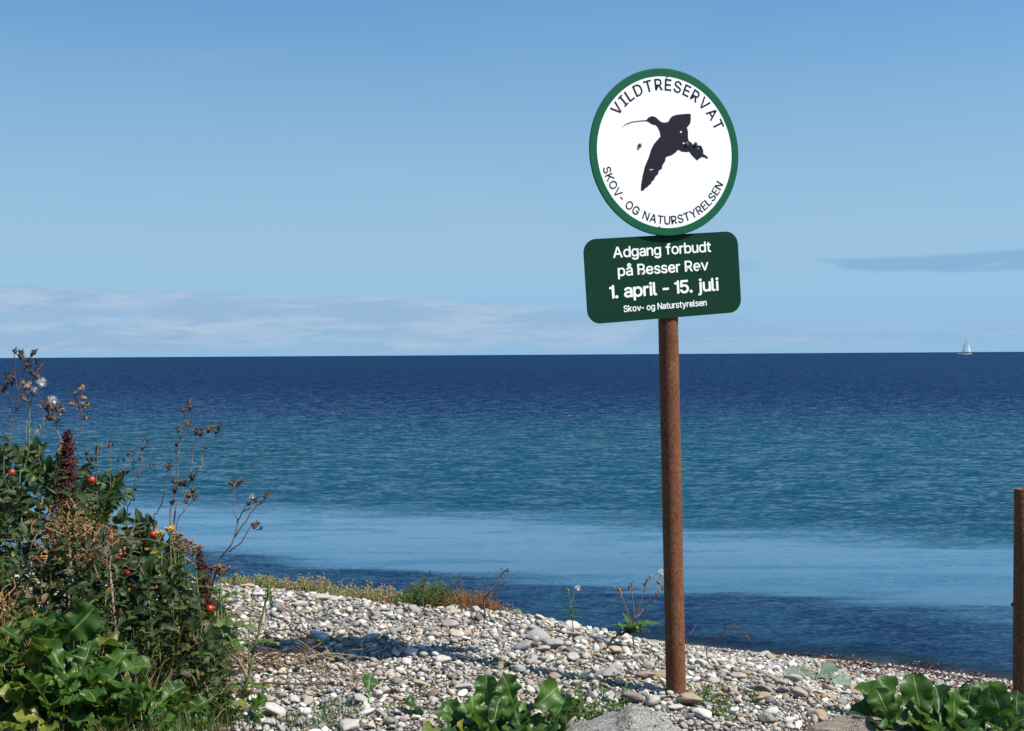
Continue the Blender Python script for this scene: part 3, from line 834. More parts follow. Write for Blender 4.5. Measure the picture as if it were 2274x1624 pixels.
def build_sign():
    DP = 3.952
    foot = at(1501.5, 1549, DP)
    topp = at(1475.3, 320, DP)
    root = thing('reserve_sign', 'round white bird reserve sign over a green notice board on a rusty pipe', 'sign', foot)
    axis = (topp - foot).normalized()
    rad = 0.0305
    # pipe reaches up behind the round panel
    length = (at(1476.5, 250, DP) - foot).length
    link('post', pipe_mesh('sign_pipe', length, rad, M['rust']), root, (0, 0, 0), frame(Vector((0, 1, 0)).cross(Vector((1, 0, 0))), axis) if False else Vector((0, 0, 1)).rotation_difference(axis).to_matrix())

    def panel(px, py, yaw, pitch, roll, gap):
        u, v, n = panel_axes(R(yaw), R(pitch), R(roll))
        # face sits just in front of the pipe, on the ray through its centre
        d = ray(px, py)
        o = Vector((0, 0, EYE))
        a = at(1484.7 + (py - 724) * 0.0206, py, DP)
        t = ((a + n * (rad + gap)) - o).dot(n) / d.dot(n)
        c = o + d * t
        return c - foot, Matrix((u, v, n)).transposed()

    RD = 0.2535
    pc, pm = panel(1478.4, 338.3, 20.98, -0.61, -4.56, 0.030)
    # white face
    sides = 96
    b = MB()
    vs = [(0, 0, 0.0)] + [(RD * 0.93 * math.cos(2 * math.pi * j / sides), RD * 0.93 * math.sin(2 * math.pi * j / sides), 0.0) for j in range(sides)]
    b.add(vs, [(0, 1 + j, 1 + (j + 1) % sides) for j in range(sides)])
    vs = [(0, 0, -0.003)] + [(RD * 0.93 * math.cos(2 * math.pi * j / sides), RD * 0.93 * math.sin(2 * math.pi * j / sides), -0.003) for j in range(sides)]
    b.add(vs, [(0, 1 + (j + 1) % sides, 1 + j) for j in range(sides)])
    disc = link('round_panel', b.mesh('round_panel', M['sign_white'], False), root, pc, pm)
    disc['label'] = 'white round panel with a flying bird'
    # green rim, a hair proud of the face
    b = MB()
    prof = [(0.905, -0.001), (0.905, 0.0008), (0.992, 0.0008), (1.0, -0.0006), (1.0, -0.004), (0.92, -0.0045)]
    vs, fs = [], []
    for r_, z in prof:
        for j in range(sides):
            t = 2 * math.pi * j / sides
            vs.append((RD * r_ * math.cos(t), RD * r_ * math.sin(t), z))
    for i in range(len(prof) - 1):
        for j in range(sides):
            k2 = (j + 1) % sides
            fs.append((i * sides + j, i * sides + k2, (i + 1) * sides + k2, (i + 1) * sides + j)[::-1])
    b.add(vs, fs)
    link('rim', b.mesh('rim', M['sign_green'], False), disc)
    bird = [[-0.607, 0.213], [-0.575, 0.242], [-0.539, 0.273], [-0.471, 0.302], [-0.38, 0.326], [-0.29, 0.345], [-0.266, 0.377], [-0.221, 0.403], [-0.173, 0.4], [-0.135, 0.377], [-0.098, 0.354], [-0.058, 0.348], [-0.011, 0.358], [0.014, 0.381], [0.025, 0.411], [0.054, 0.441], [0.108, 0.465], [0.195, 0.486], [0.274, 0.502], [0.3, 0.498], [0.305, 0.436], [0.302, 0.393], [0.285, 0.362], [0.259, 0.332], [0.278, 0.289], [0.284, 0.219], [0.297, 0.175], [0.334, 0.16], [0.358, 0.137], [0.4, 0.137], [0.473, 0.141], [0.502, 0.09], [0.509, 0.045], [0.542, 0.033], [0.583, 0.006], [0.56, 0.012], [0.575, -0.009], [0.533, 0.005], [0.495, 0.009], [0.464, -0.012], [0.428, -0.043], [0.362, 0.003], [0.314, 0.048], [0.263, 0.036], [0.207, 0.037], [0.162, 0.053], [0.136, 0.017], [0.083, -0.024], [0.006, -0.057], [-0.001, -0.111], [-0.033, -0.164], [-0.035, -0.2], [-0.075, -0.233], [-0.083, -0.277], [-0.112, -0.302], [-0.13, -0.346], [-0.159, -0.375], [-0.168, -0.402], [-0.195, -0.422], [-0.209, -0.444], [-0.233, -0.455], [-0.25, -0.48], [-0.279, -0.501], [-0.293, -0.493], [-0.295, -0.423], [-0.282, -0.309], [-0.262, -0.201], [-0.221, -0.09], [-0.194, 0.013], [-0.163, 0.08], [-0.084, 0.18], [-0.102, 0.237], [-0.127, 0.276], [-0.157, 0.303], [-0.213, 0.307], [-0.254, 0.327], [-0.286, 0.333], [-0.379, 0.316], [-0.47, 0.291], [-0.534, 0.262]]
    link('bird_emblem', outline_mesh('bird_emblem', [[(p[0] * RD, p[1] * RD) for p in bird]], M['ink']), disc, (0, 0, 0.0006))
    link('lettering', outline_mesh('arc_lettering', text_arc('VILDTRESERVAT', 0.805 * RD, 58.1, 0.134 * RD, False, 1.0), M['ink'], offset=0.00055), disc, (0, 0, 0.0006))
    link('lettering', outline_mesh('arc_lettering', text_arc('SKOV- OG NATURSTYRELSEN', 0.811 * RD, 67.7, 0.099 * RD, True, 1.0), M['ink'], offset=0.00035), disc, (0, 0, 0.0006))
    bm = bolt_mesh('bolt', 0.0042, 0.006, M['zinc'])
    for q in ((-0.352, 0.034), (0.392, 0.150), (0.27, 0.135)):
        link('bolt', bm, disc, (q[0] * RD, q[1] * RD, 0.0013))
    for cx, cy, r_ in ((.18, .268, .0032), (-.187, -.235, .0026), (-.16, -.228, .0016), (.232, .138, .0026), (.43, .10, .0014)):
        ring = [(cx * RD + r_ * random.uniform(0.5, 1.2) * 1.5 * math.cos(R(40 * j)), cy * RD + r_ * random.uniform(0.5, 1.1) * math.sin(R(40 * j))) for j in range(9)]
        link('paint_chip', outline_mesh('paint_chip', [ring], M['letter_white']), disc, (0, 0, 0.001))
    rm = bolt_mesh('rivet', 0.0016, 0.002, M['ink'])
    for q in ((-0.014, -0.9), (-0.054, 0.896)):
        link('rivet', rm, disc, (q[0] * RD, q[1] * RD, 0.001))

    # rectangular notice board
    bc, bmx = panel(1475.4, 614.8, 21.0, -1.96, 4.45, 0.010)
    hw, hh, cr = 0.2637, 0.1264, 0.042
    ring = []
    for cx, cy, a0 in ((hw - cr, hh - cr, 0), (-hw + cr, hh - cr, 90), (-hw + cr, -hh + cr, 180), (hw - cr, -hh + cr, 270)):
        for j in range(11):
            t = R(a0 + 9 * j)
            ring.append((cx + cr * math.cos(t), cy + cr * math.sin(t)))
    n = len(ring)
    b = MB()
    vs = [(x, y, 0.0) for x, y in ring] + [(x * 1.0004, y * 1.0004, -0.0007) for x, y in ring] + [(x, y, -0.003) for x, y in ring]
    fs = [tuple(range(n)), tuple(range(3 * n - 1, 2 * n - 1, -1))]
    for i in range(2):
        for j in range(n):
            fs.append(((i + 1) * n + j, (i + 1) * n + (j + 1) % n, i * n + (j + 1) % n, i * n + j))
    b.add(vs, fs)
    board = link('notice_board', b.mesh('notice_board', M['board_green'], False), root, bc, bmx)
    board['label'] = 'dark green board with white Danish lettering'
    for s, x0, x1, base, cap, bold in (('Adgang forbudt', -.168, .166, .0672, .0312, .0008), ('på Besser Rev', -.1555, .1535, .0114, .0318, .0008),
                                       ('1. april - 15. juli', -.187, .185, -.0533, .0378, .0013), ('Skov- og Naturstyrelsen', -.1440, .1405, -.0975, .0188, .0005)):
        link('lettering', outline_mesh('board_lettering', text_line(s, x1 - x0, x0, base, cap), M['letter_white'], offset=bold), board, (0, 0, 0.0006))
    for q in ((-.0785, .0165), (.124, .0142)):
        link('bolt', bm, board, (q[0], q[1], 0.001), scale=0.75)
    for q in ((.0011, .1025), (-.0008, -.101)):
        link('rivet', rm, board, (q[0], q[1], 0.0004))
    # two clamp straps round the pipe behind each panel
    for frac in (0.80, 0.93, 0.665, 0.735):
        b = MB()
        pts = []
        for j in range(19):
            t = R(-100 + 200 * j / 18)
            pts.append((0.033 * math.sin(t), 0.033 * math.cos(t), 0))
        pts = [(-0.07, -0.031, 0), (-0.036, -0.030, 0)] + pts + [(0.036, -0.030, 0), (0.07, -0.031, 0)]
        vs, fs = [], []
        for p in pts:
            for dz in (-0.011, 0.011):
                vs.append((p[0], p[1], dz))
            for dz in (-0.011, 0.011):
                vs.append((p[0] * 0.94, p[1] * 0.94, dz))
        for i in range(len(pts) - 1):
            o = i * 4
            fs += [(o, o + 1, o + 5, o + 4), (o + 2, o + 6, o + 7, o + 3), (o + 1, o + 3, o + 7, o + 5), (o, o + 4, o + 6, o + 2)]
        b.add(vs, fs)
        link('clamp', b.mesh('clamp', M['zinc'], False), root, axis * (frac * length + 0.02), Matrix.Rotation(R(21), 3, 'Z'))


build_sign()


def build_side_post():
    DP = 3.62
    foot = at(2271, 1592, DP)
    foot = Vector((foot.x, foot.y, gz(foot.x, foot.y) - 0.02))
    topp = at(2275.5, 1086, DP)
    root = thing('post', 'short bare rusty pipe post beside the large beet leaves', 'post', foot)
    axis = (topp - foot)
    link('pipe', pipe_mesh('post_pipe', axis.length, 0.0285, M['rust']), root, (0, 0, 0), Vector((0, 0, 1)).rotation_difference(axis.normalized()).to_matrix())
    p = at(2250.5, 1343, DP) - foot
    link('bolt', bolt_mesh('post_bolt', 0.0062, 0.012, M['rust']), root, p + Vector((0.006, 0, 0)), frame(Vector((0, 1, 0)), Vector((-1, 0, 0))))


build_side_post()

# ================================================================== SAILING BOAT
def build_boat():
    D = 945.0
    c = at(2143, 786, D)
    base = Vector((c.x, c.y, WATER_Z))
    root = thing('sailing_boat', 'small white sailing boat far out on the horizon', 'boat', base)
    k = D / FPX
    b = MB()
    # hull: stations from bow (left) to stern
    st = [(-17, 0.12, 4.9, 3.4), (-14, 0.9, 4.6, 1.2), (-9, 2.6, 4.0, 0.0), (-2, 4.0, 3.6, -0.4), (6, 4.2, 3.6, -0.3), (12, 3.7, 3.9, 0.4), (14.5, 3.2, 4.1, 1.4)]
    vs, fs = [], []
    for x, w, top, keel in st:
        for a, h in ((-1, 1), (-0.95, 0.55), (-0.6, 0.15), (0, 0), (0.6, 0.15), (0.95, 0.55), (1, 1)):
            vs.append((x * k, a * w * k, (keel + (top - keel) * h - 0.6) * k))
    m = 7
    for i in range(len(st) - 1):
        for j in range(m - 1):
            fs.append((i * m + j, (i + 1) * m + j, (i + 1) * m + j + 1, i * m + j + 1))
        fs.append((i * m + 6, (i + 1) * m + 6, (i + 1) * m, i * m))
    fs += [tuple(range(m)), tuple(range(len(st) * m - 1, (len(st) - 1) * m - 1, -1))]
    b.add(vs, fs)
    hull = link('hull', b.mesh('hull', M['hull'], False), root)
    b = MB()
    b.box((1 * k, 0, 3.9 * k), (5 * k, 1.9 * k, 0.7 * k))
    link('cabin', b.mesh('cabin', M['hull_trim'], False), hull)
    b = MB()
    b.tube([(0.5 * k, 0, 3 * k), (2.6 * k, 0, 37.5 * k)], [0.28 * k, 0.2 * k], 6)
    b.tube([(1 * k, 0.2 * k, 5.4 * k), (13.8 * k, 4 * k, 5.2 * k)], 0.25 * k, 6)
    link('mast', b.mesh('mast', M['hull_trim']), root)

    def sail(name, mat, a, b_, c_, belly, n=8):
        a, b_, c_ = (Vector(q) * k for q in (a, b_, c_))
        nrm = (b_ - a).cross(c_ - a).normalized()
        mb = MB()
        vs, fs = [], []
        for i in range(n + 1):
            t = i / n
            p0, p1 = a.lerp(b_, t), a.lerp(c_, t)
            for j in range(n + 1):
                s = j / n
                vs.append(p0.lerp(p1, s) + nrm * belly * k * math.sin(math.pi * s) * math.sin(math.pi * min(1, 0.1 + t)) )
        for i in range(n):
            for j in range(n):
                fs.append((i * (n + 1) + j, i * (n + 1) + j + 1, (i + 1) * (n + 1) + j + 1, (i + 1) * (n + 1) + j))
        mb.add(vs, fs)
        o = link(name, mb.mesh(name, mat), root)
        so = o.modifiers.new('thick', 'SOLIDIFY')
        so.thickness = 0.03
        return o
    sail('mainsail', M['sail'], (3.2, -0.3, 37.0), (9.6, 0.5, 5.6), (14.6, 4.6, 5.4), 1.2)
    sail('foresail', M['sail_grey'], (1.6, 0, 31.5), (-8.0, 0.5, 4.8), (-0.2, 2.0, 4.6), 1.0)


build_boat()

# ================================================================== PEBBLES
def ico(sub):
    bm = bmesh.new()
    bmesh.ops.create_icosphere(bm, subdivisions=sub, radius=1.0)
    v = np.array([q.co[:] for q in bm.verts])
    f = np.array([[q.index for q in t.verts] for t in bm.faces])
    bm.free()
    return v, f


def stone_variants(sub, n):
    v0, f = ico(sub)
    out = []
    for i in range(n):
        v = v0.copy()
        # worn facets: pull the surface back to a few random planes
        for _ in range(random.randint(5, 10)):
            d = rng.normal(size=3)
            d /= np.linalg.norm(d)
            h = random.uniform(0.5, 0.92)
            e = np.clip(v @ d - h, 0, None)
            v = v - np.outer(e * random.uniform(0.6, 0.95), d)
        off = Vector((i * 7.1, i * 3.3, 0))
        lump = np.array([mnoise.noise(Vector(p) * 1.3 + off) for p in v0])
        v = v * (1 + 0.16 * lump)[:, None]
        v /= np.abs(v).max()
        out.append(v)
    return out, f


PALETTE = [((.42, .405, .37), 20), ((.35, .335, .305), 20), ((.27, .262, .245), 17), ((.19, .19, .185), 10), ((.20, .212, .222), 6), ((.36, .31, .24), 10),
           ((.29, .225, .165), 7), ((.235, .165, .135), 4), ((.31, .265, .225), 4), ((.18, .115, .09), 3), ((.30, .145, .05), 0.9), ((.25, .20, .125), 5), ((.56, .55, .52), 11),
           ((.05, .05, .058), 1.5), ((.11, .105, .10), 4)]
_pw = np.array([w for _, w in PALETTE]); _pw = _pw / _pw.sum()


def stone_colour():
    c = np.array(PALETTE[rng.choice(len(PALETTE), p=_pw)][0])
    return tuple(np.clip(c * np.array([1.03, 1.0, 0.95]) * rng.uniform(0.76, 1.28) * (1 + rng.normal(0, 0.02, 3)), 0.02, 0.80))


def scatter_pebbles():
    cell = 0.05
    grid = {}
    items = []        # x, y, r, colour or None, (elongation, flatness, yaw) or None

    def free(x, y, r, slack):
        gx, gy = int(math.floor(x / cell)), int(math.floor(y / cell))
        k = int(math.ceil((r + 0.09) / cell))
        for a in range(gx - k, gx + k + 1):
            for b in range(gy - k, gy + k + 1):
                for (x2, y2, r2) in grid.get((a, b), ()):
                    if (x - x2) ** 2 + (y - y2) ** 2 < ((r + r2) * slack) ** 2:
                        return False
        return True

    def put(x, y, r, col=None, form=None):
        grid.setdefault((int(math.floor(x / cell)), int(math.floor(y / cell))), []).append((x, y, r))
        items.append((x, y, r, col, form))

    # stones one can point at in the photograph: pixel, half length in pixels, colour, elongation, flatness, yaw
    hand = [(1404, 1556, 29, (0.170, 0.132, 0.117), 1.5, .62, 15), (1362, 1556, 20, (0.340, 0.323, 0.277), 1.4, .6, -10), (1450, 1562, 22, (0.340, 0.330, 0.290), 1.2, .7, 60),
            (1531, 1560, 26, (0.299, 0.224, 0.151), 1.4, .7, -25), (1309, 1550, 15, (0.048, 0.050, 0.063), 1.4, .5, 20), (1254, 1546, 15, (0.061, 0.063, 0.076), 1.4, .45, 10),
            (1432, 1503, 21, (0.286, 0.191, 0.158), 1.4, .55, -20), (1476, 1500, 28, (0.299, 0.231, 0.126), 1.7, .4, -25), (1113, 1484, 12, (0.354, 0.178, 0.038), 1.3, .75, 0),
            (1345, 1496, 26, (0.245, 0.244, 0.233), 1.5, .5, 0), (1032, 1530, 20, (0.374, 0.356, 0.315), 1.5, .6, 15), (1096, 1534, 34, (0.299, 0.304, 0.290), 1.7, .5, 5),
            (935, 1523, 17, (0.320, 0.251, 0.139), 1.5, .6, 25), (1160, 1442, 22, (0.252, 0.254, 0.246), 1.4, .6, -15), (1228, 1436, 23, (0.292, 0.284, 0.258), 1.3, .6, 0),
            (1195, 1415, 28, (0.279, 0.277, 0.271), 1.5, .5, -10), (1358, 1398, 17, (0.231, 0.165, 0.139), 1.4, .6, 0), (920, 1357, 19, (0.245, 0.231, 0.220), 1.4, .6, 20),
            (570, 1304, 17, (0.517, 0.495, 0.460), 1.5, .55, -15), (1000, 1390, 18, (0.299, 0.251, 0.227), 1.3, .65, 10), (826, 1417, 22, (0.422, 0.396, 0.347), 1.5, .5, 0),
            (917, 1455, 18, (0.530, 0.508, 0.473), 1.1, .85, 70), (1820, 1592, 26, (0.272, 0.191, 0.126), 1.4, .7, 5), (1712, 1590, 20, (0.449, 0.429, 0.397), 1.2, .7, 40),
            (1753, 1606, 16, (0.476, 0.449, 0.397), 1.2, .7, 0), (1900, 1591, 19, (0.061, 0.066, 0.082), 1.5, .5, -20), (1930, 1570, 15, (0.422, 0.416, 0.403), 1.3, .6, 0),
            (1690, 1532, 24, (0.204, 0.205, 0.202), 1.6, .5, 0), (1700, 1455, 14, (0.340, 0.330, 0.296), 1.3, .7, 30), (610, 1585, 24, (0.408, 0.396, 0.359), 1.4, .7, 10),
            (655, 1560, 15, (0.374, 0.350, 0.315), 1.2, .8, 50), (680, 1590, 16, (0.530, 0.515, 0.485), 1.2, .8, -40), (800, 1560, 18, (0.326, 0.310, 0.284), 1.4, .6, 0),
            (600, 1608, 20, (0.354, 0.343, 0.315), 1.4, .6, 0), (1560, 1590, 24, (0.490, 0.462, 0.422), 1.5, .5, -15), (1500, 1575, 20, (0.476, 0.455, 0.416), 1.4, .45, 15),
            (1775, 1545, 22, (0.286, 0.218, 0.183), 1.4, .6, 0), (1640, 1505, 18, (0.354, 0.304, 0.265), 1.3, .6, 0), (740, 1560, 14, (0.204, 0.125, 0.113), 1.6, .5, 0)]
    for px_, py_, hp, col, el_, fl, yw in hand:
        p = on_ground(px_, py_ + hp * 0.35)
        put(p.x, p.y, hp * p.y / FPX, col, (el_, fl, R(yw)))

    def fill(n, lo, hi, slack, region, bias=1.0, anywhere=False):
        x0, x1, y0, y1 = region
        X = rng.uniform(x0, x1, n)
        Y = rng.uniform(y0, y1, n)
        RR = lo + (hi - lo) * rng.random(n) ** bias
        yc = np.interp(X, _CX, _CY)
        ys = np.interp(X, _SX, _SY)
        for x, y, r, c_, s_ in zip(X, Y, RR, yc, ys):
            if y > s_ - 0.10:
                continue
            if anywhere:
                if free(x, y, r, slack):
                    put(x, y, r)
                continue
            if y > c_ + 0.75 and x < 0.55 + (y - 5) * 0.08:        # far slope, out of sight behind the ridge
                continue
            if abs(x) > 0.43 * y + 0.30:
                continue
            if x < -0.33 * y and y < 4.6:                          # planted ground on the left
                if random.random() < 0.6:
                    continue
            rr = r * (1.25 if y > c_ + 0.3 and r < 0.012 else 1.0)
            if free(x, y, rr, slack):
                put(x, y, rr)
    A = (-2.6, 2.2, 2.85, 6.4)
    B = (0.2, 4.4, 4.0, 9.6)
    fill(420, 0.020, 0.040, 0.86, A, 3.0)
    fill(160, 0.020, 0.036, 0.86, B, 3.0)
    fill(7000, 0.0115, 0.019, 0.82, A, 1.8)
    fill(2600, 0.0115, 0.018, 0.82, B, 1.5)
    fill(60000, 0.0066, 0.0115, 0.77, A, 1.3)
    fill(52000, 0.0080, 0.0125, 0.78, B, 1.2)
    fill(60000, 0.0045, 0.0066, 0.72, (-1.6, 1.7, 3.3, 4.9), 1.0)
    # the hidden back of the ridge and the ground behind the bushes: coarser
    fill(9000, 0.011, 0.022, 0.86, (-4.2, 0.9, 4.4, 10.6), 1.4, True)
    fill(4000, 0.011, 0.022, 0.86, (1.6, 4.4, 2.2, 5.0), 1.4, True)
    return items


def build_pebbles():
    items = scatter_pebbles()
    vlo, flo = stone_variants(1, 14)
    vhi, fhi = stone_variants(2, 16)
    vxx, fxx = stone_variants(3, 18)
    # rank by size on the picture, only those inside the frame
    score = []
    for i, it in enumerate(items):
        x, y, r = it[:3]
        px_, py_ = pix((x, y, gz(x, y)))
        ok = 430 < px_ < 2274 and 1230 < py_ < 1640
        score.append((r / y * (2 if it[3] else 1)) if ok else 0)
    order = np.argsort(score)[::-1]
    big = set(int(i) for i in order[:300])
    meshes = []
    for i, v in enumerate(vxx):
        m = bpy.data.meshes.new('pebble_form')
        m.from_pydata(v.tolist(), [], fxx.tolist())
        m.polygons.foreach_set('use_smooth', [True] * len(m.polygons))
        m.materials.append(M['stone_one'])
        meshes.append(m)
    XY = np.array([it[:2] for it in items])
    e = 0.05
    Z0 = ground(XY[:, 0], XY[:, 1])
    NX = ground(XY[:, 0] - e, XY[:, 1]) - ground(XY[:, 0] + e, XY[:, 1])
    NY = ground(XY[:, 0], XY[:, 1] - e) - ground(XY[:, 0], XY[:, 1] + e)
    VV, FF, CC = [], [], []
    off = 0
    for i, (x, y, r, col, form) in enumerate(items):
        el_, fl, yw = form if form else (random.uniform(1.0, 1.75), random.uniform(0.42, 0.82), random.uniform(0, math.pi))
        a, b, c = r * math.sqrt(el_), r / math.sqrt(el_), r * fl / math.sqrt(el_)
        z = float(Z0[i])
        n = Vector((NX[i], NY[i], 2 * e)).normalized()
        tilt = 0.22 if r > 0.02 else 0.42
        n = (n + Vector((random.gauss(0, tilt), random.gauss(0, tilt), 0))).normalized()
        ax = Vector((math.cos(yw), math.sin(yw), 0))
        mt = frame(ax.cross(n) * -1, n)
        zc = z + c * random.uniform(0.25, 0.75) + (0.005 if r > 0.012 else 0.0) + random.uniform(0, 0.006)
        col = col or stone_colour()
        if i in big:
            o = link('pebble', meshes[i % len(meshes)], BEACH, (x, y, zc), mt, (a, b, c))
            o.color = (*col, 1)
        else:
            v, f = (vhi[i % len(vhi)], fhi) if (r / y > 0.0023) else (vlo[i % len(vlo)], flo)
            w = (v * np.array([a, b, c])) @ np.array(mt.transposed()) + np.array([x, y, zc])
            VV.append(w)
            FF.append(f + off)
            CC.append(np.tile(np.array([*col, 1.0]), (len(w), 1)))
            off += len(w)
    V = np.concatenate(VV).astype(np.float32)
    F = np.concatenate(FF).astype(np.int32)
    Cc = np.concatenate(CC).astype(np.float32)
    m = bpy.data.meshes.new('pebbles')
    m.vertices.add(len(V))
    m.vertices.foreach_set('co', V.ravel())
    m.loops.add(F.size)
    m.loops.foreach_set('vertex_index', F.ravel())
    m.polygons.add(len(F))
    m.polygons.foreach_set('loop_start', np.arange(0, F.size, 3, dtype=np.int32))
    m.polygons.foreach_set('loop_total', np.full(len(F), 3, np.int32))
    m.update(calc_edges=True)
    m.polygons.foreach_set('use_smooth', np.ones(len(F), bool))
    a = m.attributes.new('tint', 'FLOAT_COLOR', 'POINT')
    a.data.foreach_set('color', Cc.ravel())
    m.materials.append(M['stone_many'])
    o = link('pebbles', m, BEACH)
    o['kind'] = 'stuff'
    print('pebbles', len(items), 'tris', len(F))


build_pebbles()  #PB


# ================================================================== BOULDERS
def boulder(label, px_, py_, depth, size, mat, seed, cuts, yaw=0.0, rough=1.0):
    """an angular rock: centre of its top at a pixel"""
    v, f = ico(6)
    rs = np.random.default_rng(seed)
    for d, h in cuts:
        d = np.array(d, float)
        d /= np.linalg.norm(d)
        e = np.clip(v @ d - h, 0, None)
        v = v - np.outer(e * 0.985, d)
    off = Vector((seed * 3.7, 1.1, 0))
    l1 = np.array([mnoise.fractal(Vector(p) * 2.0 + off, 1.0, 2.0, 5) for p in v])
    l2 = np.array([mnoise.fractal(Vector(p) * 6.0 + off, 0.8, 2.0, 4) for p in v])
    v = v * (1 + rough * (0.06 * l1 + 0.028 * l2))[:, None]
    v[:, :] *= np.array(size)
    c, s = math.cos(yaw), math.sin(yaw)
    v = v @ np.array([[c, s, 0], [-s, c, 0], [0, 0, 1]])
    top = at(px_, py_, depth)
    g = gz(top.x, top.y)
    v[:, 2] += top.z - v[:, 2].max() - g
    m = bpy.data.meshes.new('boulder')
    m.from_pydata(v.tolist(), [], f.tolist())
    m.polygons.foreach_set('use_smooth', [True] * len(m.polygons))
    m.materials.append(mat)
    o = link('boulder', m, None, (top.x, top.y, g))
    tag(o, label, 'boulder', 'boulders at the edge of the shingle')


boulder('angular grey granite boulder in front of the sign post', 1378, 1590, 3.18, (0.27, 0.19, 0.24), M['granite'], 5,
        [((0.30, -0.25, 1), 0.66), ((-0.42, -0.2, 0.9), 0.56), ((-0.85, -0.1, 0.5), 0.62), ((0.85, -0.15, 0.6), 0.70), ((0.05, -1, 0.75), 0.54), ((-0.5, -0.8, 0.55), 0.56), ((0.65, -0.7, 0.6), 0.62)], rough=1.5)
boulder('smooth brown boulder lying against the large beet leaves', 1930, 1616, 3.08, (0.20, 0.16, 0.14), M['brown_rock'], 9,
        [((0.0, 0.0, 1), 0.72), ((-0.7, -0.5, 0.6), 0.75), ((0.6, -0.4, 0.7), 0.78)])


# ================================================================== PLANTS: pieces
def blade_grid(prof, length, nv, nu, bend=0.0, fold=0.0, wave=0.0, freq=3.0, ph=0.0, twist=0.0, petiole=0.0, pw=0.02, cup=0.0):
    """a leaf along +Y, face +Z; prof(t) is the half width of the blade for t in 0..1; petiole is the stalk's share of the length"""
    b = MB()
    vs, fs, uvs = [], [], []
    for i in range(nv + 1):
        T = i / nv
        if T < petiole:
            w = pw * length * (1.15 - 0.4 * T / petiole)
            t = -1
        else:
            t = (T - petiole) / (1 - petiole)
            w = max(prof(t) * length, pw * length * (1 - t) * 0.8 + 0.0002)
        ang = bend * T
        # arc in the YZ plane
        if abs(bend) > 1e-3:
            y = length * math.sin(ang) / bend
            z = -length * (1 - math.cos(ang)) / bend
        else:
            y, z = length * T, 0.0
        tw = twist * T
        for j in range(nu + 1):
            u = j / nu * 2 - 1
            x = u * w
            dz = fold * abs(x) - cup * (x * x) / max(length * 0.1, 1e-4)
            if t >= 0:
                dz += wave * length * abs(u) ** 1.5 * math.sin(freq * 2 * math.pi * t + ph + (1.9 if u > 0 else 0.0)) * min(1, 4 * t, 4 * (1 - t) + 0.25)
            else:
                dz = -abs(u) * w * 0.3
            xx = x * math.cos(tw) - dz * math.sin(tw)
            zz = x * math.sin(tw) + dz * math.cos(tw)
            vs.append((xx, y + zz * math.sin(ang), z + zz * math.cos(ang)))
            uvs.append((u if t >= 0 else 0.0, max(t, 0.0)))
    for i in range(nv):
        for j in range(nu):
            fs.append((i * (nu + 1) + j, i * (nu + 1) + j + 1, (i + 1) * (nu + 1) + j + 1, (i + 1) * (nu + 1) + j))
    b.add(vs, fs, uvs)
    return b


def place(dst, src, m3, loc, s=1.0):
    loc = Vector(loc)
    dst.add([loc + m3 @ (Vector(p) * s) for p in src.v], src.f, src.uv)


ovate = lambda t: 0.30 * math.sin(math.pi * t ** 0.75) ** 0.8 if 0 < t < 1 else 0.0
lance = lambda t: 0.11 * math.sin(math.pi * t ** 0.8) if 0 < t < 1 else 0.0
beet = lambda t: 0.56 * max(t, 0.0) ** 0.85 * max(1 - t, 0.0) ** 0.45 * (1 + 0.07 * math.sin(19 * t))
strap = lambda t: 0.07 * (1 - t) ** 0.5 if t < 1 else 0.0

def crinkle(b, amp, freq):
    off = rv(9)
    b.v = [tuple(Vector(p) + Vector((0, 0.3, 1)) * (amp * mnoise.noise(Vector(p) * freq + off))) for p in b.v]
    return b


BEET = [crinkle(blade_grid(beet, 1.0, 22, 10, bend=random.uniform(0.3, 1.3), fold=random.uniform(-0.1, 0.5), wave=random.uniform(0.04, 0.10), freq=random.uniform(1.6, 3.6), ph=random.uniform(0, 6),
                           twist=random.uniform(-0.7, 0.7), petiole=random.uniform(0.22, 0.38), pw=0.022), 0.045, 5.0).mesh('beet_leaf', M['beet_leaf']) for _ in range(16)]
BEET_FLAT = crinkle(blade_grid(beet, 1.0, 24, 10, bend=0.4, fold=0.10, wave=0.035, freq=2.6, ph=1.0, petiole=0.36, pw=0.020), 0.05, 6.0).mesh('beet_leaf', M['beet_leaf'])
BEET_WIDE = [crinkle(blade_grid(beet, 1.0, 24, 10, bend=random.uniform(0.1, 0.7), fold=random.uniform(0.0, 0.35), wave=random.uniform(0.03, 0.075), freq=random.uniform(1.8, 3.4), ph=random.uniform(0, 6), twist=random.uniform(-0.6, 0.6), petiole=0.28, pw=0.022), 0.07, 5.0).mesh('beet_leaf', M['beet_leaf']) for _ in range(6)]


def rose_compound():
    b = MB()
    L = 1.0
    b.tube([(0, 0, 0), (0, 0.5, 0.02), (0, 0.85, -0.02)], [0.012, 0.009, 0.006], 4)
    droop = random.uniform(0.1, 0.5)
    for i, y in enumerate((0.34, 0.58, 0.80)):
        for sd in (-1, 1):
            lf = blade_grid(ovate, random.uniform(0.33, 0.40), 5, 4, bend=random.uniform(0.2, 0.9), fold=random.uniform(0.2, 0.7), wave=0.02, freq=2.5, ph=random.uniform(0, 6))
            a = R(random.uniform(52, 72)) * sd
            m3 = Matrix.Rotation(-a, 3, 'Z') @ Matrix.Rotation(-droop * 0.6, 3, 'X') @ Matrix.Rotation(random.uniform(-0.3, 0.3), 3, 'Y')
            place(b, lf, m3, (0, y, 0.01))
    lf = blade_grid(ovate, 0.42, 5, 4, bend=random.uniform(0.2, 0.8), fold=0.4, wave=0.02)
    place(b, lf, Matrix.Rotation(random.uniform(-0.2, 0.2), 3, 'Z'), (0, 0.84, 0))
    return b


